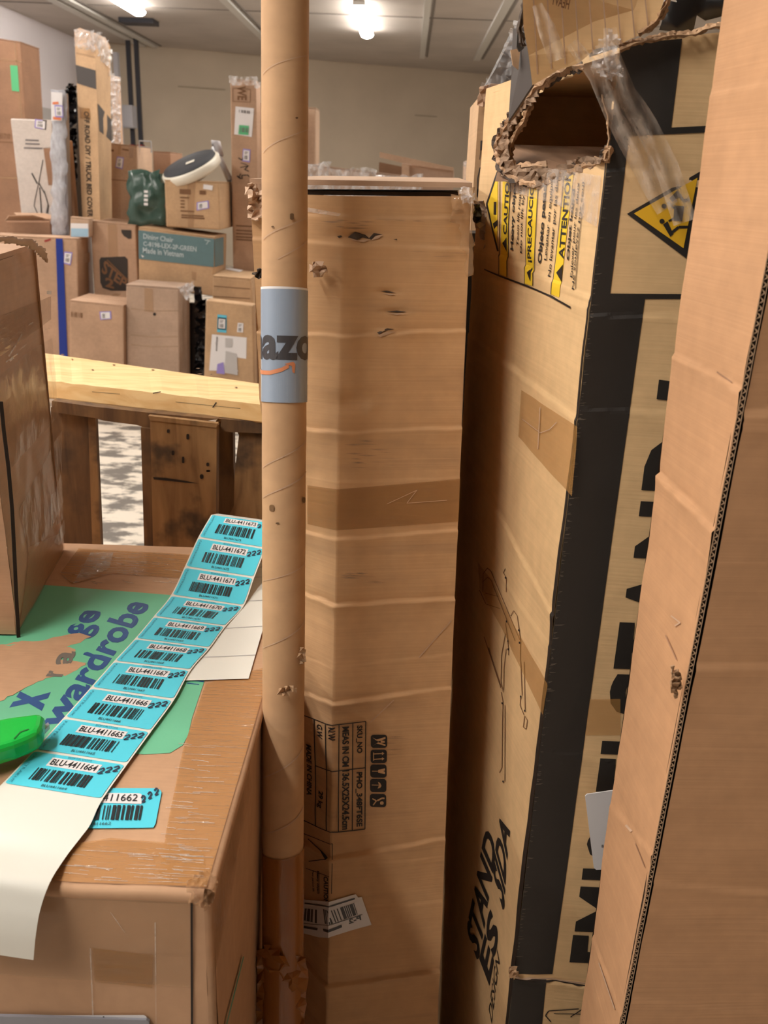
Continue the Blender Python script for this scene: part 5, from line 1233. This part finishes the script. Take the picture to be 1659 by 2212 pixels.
upt('ATTENTION', 1010, 1350, 1115, 170, 76); upt('Objet lourd', 1125, 1370, 1190, 420, 48); upt('Enlever pour les deux', 1175, 1600, 1260, 330, 40, .01); upt('Ne soulevez pas seul', 1190, 1760, 1330, 330, 36, .01)
i.build('printed_text', M['ink'], bg)
i = Ink(lf, .0009)
i.text('STAND', [(1034, 2080), (1075, 1832), (1052, 1778), (1008, 2010)], .03); i.text('SIDA', [(1088, 1975), (1103, 1795), (1085, 1745), (1064, 1880)], .03); i.text('ES', [(1058, 2130), (1078, 2020), (1060, 1955), (1036, 2070)], .03)
i.text('DESIGN', [(1062, 2212), (1080, 2080), (1074, 2050), (1056, 2180)], .0); i.build('printed_text', M['ink'], bg)
i = Ink(lf, .0008); Zr = lambda x, y: (1000 + x / 4.253, 1180 + y / 4.253)
for ln in ([(180, 420), (190, 250), (230, 200), (260, 230), (540, 860)], [(180, 330), (230, 285), (260, 310), (500, 870)], [(205, 430), (330, 462)], [(215, 532), (345, 572)], [(150, 400), (210, 530)], [(400, 205), (380, 240), (410, 290), (410, 420)], [(455, 640), (485, 590), (520, 640), (545, 860), (540, 1060)], [(400, 700), (420, 830), (435, 940), (435, 1000)], [(400, 800), (360, 1000), (355, 1240), (380, 1340)], [(410, 940), (385, 1120), (385, 1320)], [(190, 830), (355, 1300)], [(230, 930), (360, 1290)], [(545, 1060), (555, 1370)], [(575, 1060), (580, 1500)], [(540, 1380), (535, 1460), (570, 1550)], [(575, 1560), (565, 1660), (590, 1680), (600, 1600), (580, 1560)], [(360, 1340), (380, 1430), (375, 1620)], [(400, 1460), (400, 2160)], [(375, 1620), (375, 2030), (350, 2080)]): i.line([Zr(*p) for p in ln], 1.3)
i.build('printed_drawing', M['ink_brown'], bg)
i = Ink(lf, .0012)
for c_ in ((405, 288), (415, 690), (432, 870), (540, 885), (535, 770), (435, 945), (375, 1440), (545, 1380), (580, 1510), (388, 2160)): i.poly([(Zr(*c_)[0] + 1.8 * math.cos(q), Zr(*c_)[1] + 2.6 * math.sin(q)) for q in range(6)])
i.build('printed_dots', M['ink'], bg)
Ink(lf, .001, **Kl).poly([(1128, 842), (1250, 922), (1238, 1072), (1120, 942)]).build('tape_strip', M['tape_soft'], bg)
Ink(lf, .001, **Kl).poly([(1034, 1215), (1064, 1255), (1185, 1480), (1174, 1545), (1104, 1390), (1036, 1270)]).build('tape_strip', M['tape_soft'], bg)
i = Ink(lf, .0014); i.line([(1130, 905), (1170, 935), (1190, 928), (1206, 912)], 1.5); i.line([(1170, 880), (1165, 970)], 1.6); i.build('scratch', M['cb2'], bg)
Ink(lf, .0012, **Kl).poly([(1092, 410), (1200, 440), (1290, 490), (1300, 380), (1200, 365), (1100, 380)]).build('tape_strip', M['clear_tape'], bg)
Ink(ff, .001, **Kf).poly([(1274, 1510), (1340, 1510), (1340, 1588), (1264, 1588)]).build('tape_strip', M['tape_soft'], bg)
# loose clear tape hanging across the front
def band(pth, wpx, Y0, nm, seed, am=.004):
    rr = random.Random(seed); mb = MB(); n = len(pth)
    pts = []
    for k in range(n - 1):
        for q in range(6): s = q / 6; pts.append((pth[k][0] + (pth[k + 1][0] - pth[k][0]) * s, pth[k][1] + (pth[k + 1][1] - pth[k][1]) * s))
    pts.append(pth[-1]); m_ = len(pts)
    for k, (x, y) in enumerate(pts):
        a_ = pts[max(k - 1, 0)]; b_ = pts[min(k + 1, m_ - 1)]; L_ = math.hypot(b_[0] - a_[0], b_[1] - a_[1]); nx, ny = -(b_[1] - a_[1]) / L_, (b_[0] - a_[0]) / L_
        ww = wpx * (.55 + .45 * min(1, k / (m_ * .5)))
        for j in range(9):
            s = j / 8 - .5; mb.v.append(pt(x - nx * s * ww, y - ny * s * ww, Y0 - .003 + am * math.sin(s * 9 + k * .25) + rr.gauss(0, am * .22)))
    for k in range(m_ - 1):
        for j in range(8): mb.f.append((k * 9 + j, (k + 1) * 9 + j, (k + 1) * 9 + j + 1, k * 9 + j + 1))
    return mb.build(nm, M['loose'], bg, True)
band([(1235, 92), (1290, 165), (1330, 250), (1385, 350), (1420, 415), (1442, 450)], 52, .785, 'loose_tape', 3)
band([(1318, 60), (1322, 120), (1350, 200), (1395, 270), (1440, 360), (1480, 480)], 52, .779, 'loose_tape', 5)
band([(1160, 10), (1180, 60), (1205, 130)], 40, .765, 'loose_tape', 7, .003)
crumple('tape_knot', [(1272, 120), (1300, 88), (1322, 60), (1336, 90), (1330, 130), (1346, 160), (1318, 172), (1290, 160)], .765, .012, M['clear'], bg, 7, 6)

# black block added so the slot looks unlit
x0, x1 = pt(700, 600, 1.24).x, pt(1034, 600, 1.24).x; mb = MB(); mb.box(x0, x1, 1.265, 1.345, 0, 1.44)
dc = thing('slot_shade_block', 'added black block that darkens the slot between the creased box and the big printed box', 'box', Vector(((x0 + x1) / 2, 1.28, 0)))
mb.build('carton', M['black'], dc)  # black colour stands in for the slot's shade
# carton behind it, taped, with clear film above
Yk = 1.36
q = [pt(1040, 205, Yk), pt(1130, 190, Yk), pt(1130, 190, Yk), pt(1020, 480, Yk)]
x0, x1 = pt(1036, 205, Yk).x, pt(1150, 205, Yk).x; zt_ = pt(1040, 208, Yk).z
bt_ = thing('taped_carton', 'tan carton with clear film over its top, squeezed behind the big printed box', 'box', Vector((x0 + .05, Yk + .1, 0)))
mb = MB(); mb.hexa([(x0, Yk, 0), (x1, Yk, 0), (x1, Yk + .2, 0), (x0, Yk + .2, 0), (x0, Yk, zt_), (x1, Yk, zt_), (x1, Yk + .2, zt_), (x0, Yk + .2, zt_)]); mb.build('carton', M['cb3'], bt_)
bp_ = Patch([[Vector((x0, Yk, zt_)), Vector((x0, Yk, 0))], [Vector((x1, Yk, zt_)), Vector((x1, Yk, 0))]])
i = Ink(bp_, .001); i.poly([(1038, 304), (1048, 303), (1047, 325), (1037, 325)]).poly([(1056, 303), (1075, 298), (1075, 302), (1057, 308)]).line([(1038, 325), (1036, 345)], 1.2).line([(1031, 425), (1032, 385), (1037, 362), (1042, 366), (1043, 425), (1031, 426)], 2.6).poly([(1031, 408), (1041, 408), (1041, 426), (1030, 425)]); i.build('printed_mark', M['charcoal'], bt_)
crumple('tape_band', [(1034, 190), (1045, 184), (1110, 188), (1110, 220), (1036, 230)], Yk - .01, .006, M['cb'], bt_, 9, 2)
mb = MB(); mb.prism([pt(1046, 190, Yk), pt(1070, 150, Yk), pt(1100, 90, Yk), pt(1118, 50, Yk), pt(1150, 60, Yk), pt(1150, 190, Yk)], (0, .12, 0)); mb.build('dark_contents', M['charcoal'], bt_)
crumple('clear_film', [(1042, 190), (1058, 160), (1078, 128), (1096, 88), (1112, 46), (1130, 60), (1130, 190)], Yk - .015, .01, M['clear'], bt_, 9, 7)
tn = pt(1040, 500, 1.215)
crumple('torn_flap', [(1026, 436), (1052, 442), (1058, 470), (1076, 545), (1046, 530), (1030, 490)], 1.16, .006, M['cb5'], bg, 9, 4)
crumple('torn_flap', [(1024, 440), (1038, 442), (1038, 470), (1028, 490), (1022, 470)], 1.15, .006, M['black'], bg, 8, 5)

# ------------------------------------------------------------------ white card wedged in the gap
q = [pt(x, y, .772) for x, y in ((1264, 1720), (1268, 1716), (1350, 1704), (1350, 1876), (1288, 1879), (1283, 1875))]
t = single('white_card', *(lambda m: (m.v, m.f))((lambda m: (m.prism(q, (0, .0012, 0)), m)[1])(MB())), M['white_tag'], 'blank white card wedged between the big printed box and the orange tan box', 'card')
wc = Patch([[q[0], q[5]], [q[2], q[3]]]); Ink(wc, .0006).text('a', [(1299, 1830), (1304, 1830), (1304, 1824), (1299, 1824)], .03).build('printed_mark', M['ink_grey'], t)

# ------------------------------------------------------------------ near box at the right
At, Ab_ = pt(1568, -20, .715), pt(1250, 2230, .705); Ab = At.lerp(Ab_, At.z / (At.z - Ab_.z))
Bt, Bb_ = pt(1768, -20, .60), pt(1336, 2230, .60); Bt = Vector((Bt.x, Bt.y, At.z)); Bb = Bt.lerp(Bb_, Bt.z / (Bt.z - Bb_.z))
Dt, Db = Bt + Vector((.45, .03, 0)), Bb + Vector((.45, .03, 0))
rb = thing('near_box', 'orange tan double wall box with an open fluted corner seam, nearest on the right', 'box', Vector((Bb.x + .15, .72, 0)))
r1 = Patch([[At, Ab], [Bt, Bb]]); g_ = .0055; sh = Vector((g_ * .9, -.002, 0))
r2 = Patch([[Bt + sh, Bb + sh], [Dt, Db]])
creaser(r1, [((1505, 790), (1600, 842), .003, .004), ((1428, 1032), (1535, 1138), .005, .005), ((1355, 1780), (1440, 1880), .002, .004), ((1300, 2080), (1345, 2200), .002, .004), ((1540, 200), (1660, 180), .0015, .006)], .0022, 7, 31)
creaser(r2, [((1580, 905), (1659, 895), .005, .006), ((1575, 925), (1659, 925), .002, .004), ((1490, 1442), (1659, 1438), .004, .005), ((1395, 1910), (1659, 1925), .003, .005), ((1480, 2170), (1659, 2190), .001, .004)], .0022, 7, 32)
mb = MB(); r1.grid(mb, 40, 520, vmax=.97); mb.build('side_panel', M['rightb'], rb, True)
mb = MB(); r2.grid(mb, 40, 520, vmax=.97); mb.build('front_panel', M['rightb'], rb, True)
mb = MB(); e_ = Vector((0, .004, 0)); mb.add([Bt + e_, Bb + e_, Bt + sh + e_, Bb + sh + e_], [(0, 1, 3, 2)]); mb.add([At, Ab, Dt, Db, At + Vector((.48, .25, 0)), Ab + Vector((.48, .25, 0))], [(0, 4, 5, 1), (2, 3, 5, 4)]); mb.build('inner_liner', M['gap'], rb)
mb = MB(); n = 330
for k in range(n):
    for s_, (a_, b_) in enumerate(((.1, .62), (.62, .1))):
        v0, v1 = (k + s_ * .5) / n, (k + s_ * .5 + .5) / n
        P0, P1 = Bt.lerp(Bb, v0), Bt.lerp(Bb, v1); kk = len(mb.v); dz = Vector((0, .0012, 0))
        wv = Vector((0, 0, .0006)); mb.v += [P0 + sh * a_ + dz + wv, P1 + sh * b_ + dz + wv, P1 + sh * b_ + dz - wv, P0 + sh * a_ + dz - wv]
        mb.f.append((kk, kk + 3, kk + 2, kk + 1))
o = mb.build('flute', M['flute'], rb); o['kind'] = 'stuff'
for a_, b_ in ((-.02, .1), (.6, .68)):
    mb = MB(); mb.add([Bt + sh * a_, Bb + sh * a_, Bb + sh * b_, Bt + sh * b_], [(0, 1, 2, 3)]); mb.build('liner_edge', M['flute'], rb)
i = Ink(r1, .001); i.line([(1550, 803), (1583, 826)], 3); i.line([(1437, 1372), (1462, 1425)], 2.4); i.line([(1375, 1822), (1394, 1872)], 2); i.build('tear', M['cb4'], rb)
crumple('torn_spot', [(1452, 1440), (1466, 1446), (1472, 1470), (1464, 1515), (1454, 1500), (1450, 1465)], .60, .004, M['torn'], rb, 6, 3)
i = Ink(r1, .0009); i.line([(1450, 1330), (1470, 1345), (1458, 1352)], 3); i.line([(1354, 1782), (1366, 1796)], 4); i.line([(1296, 2080), (1330, 2180)], 2.5); i.build('scuff', M['cb2'], rb)
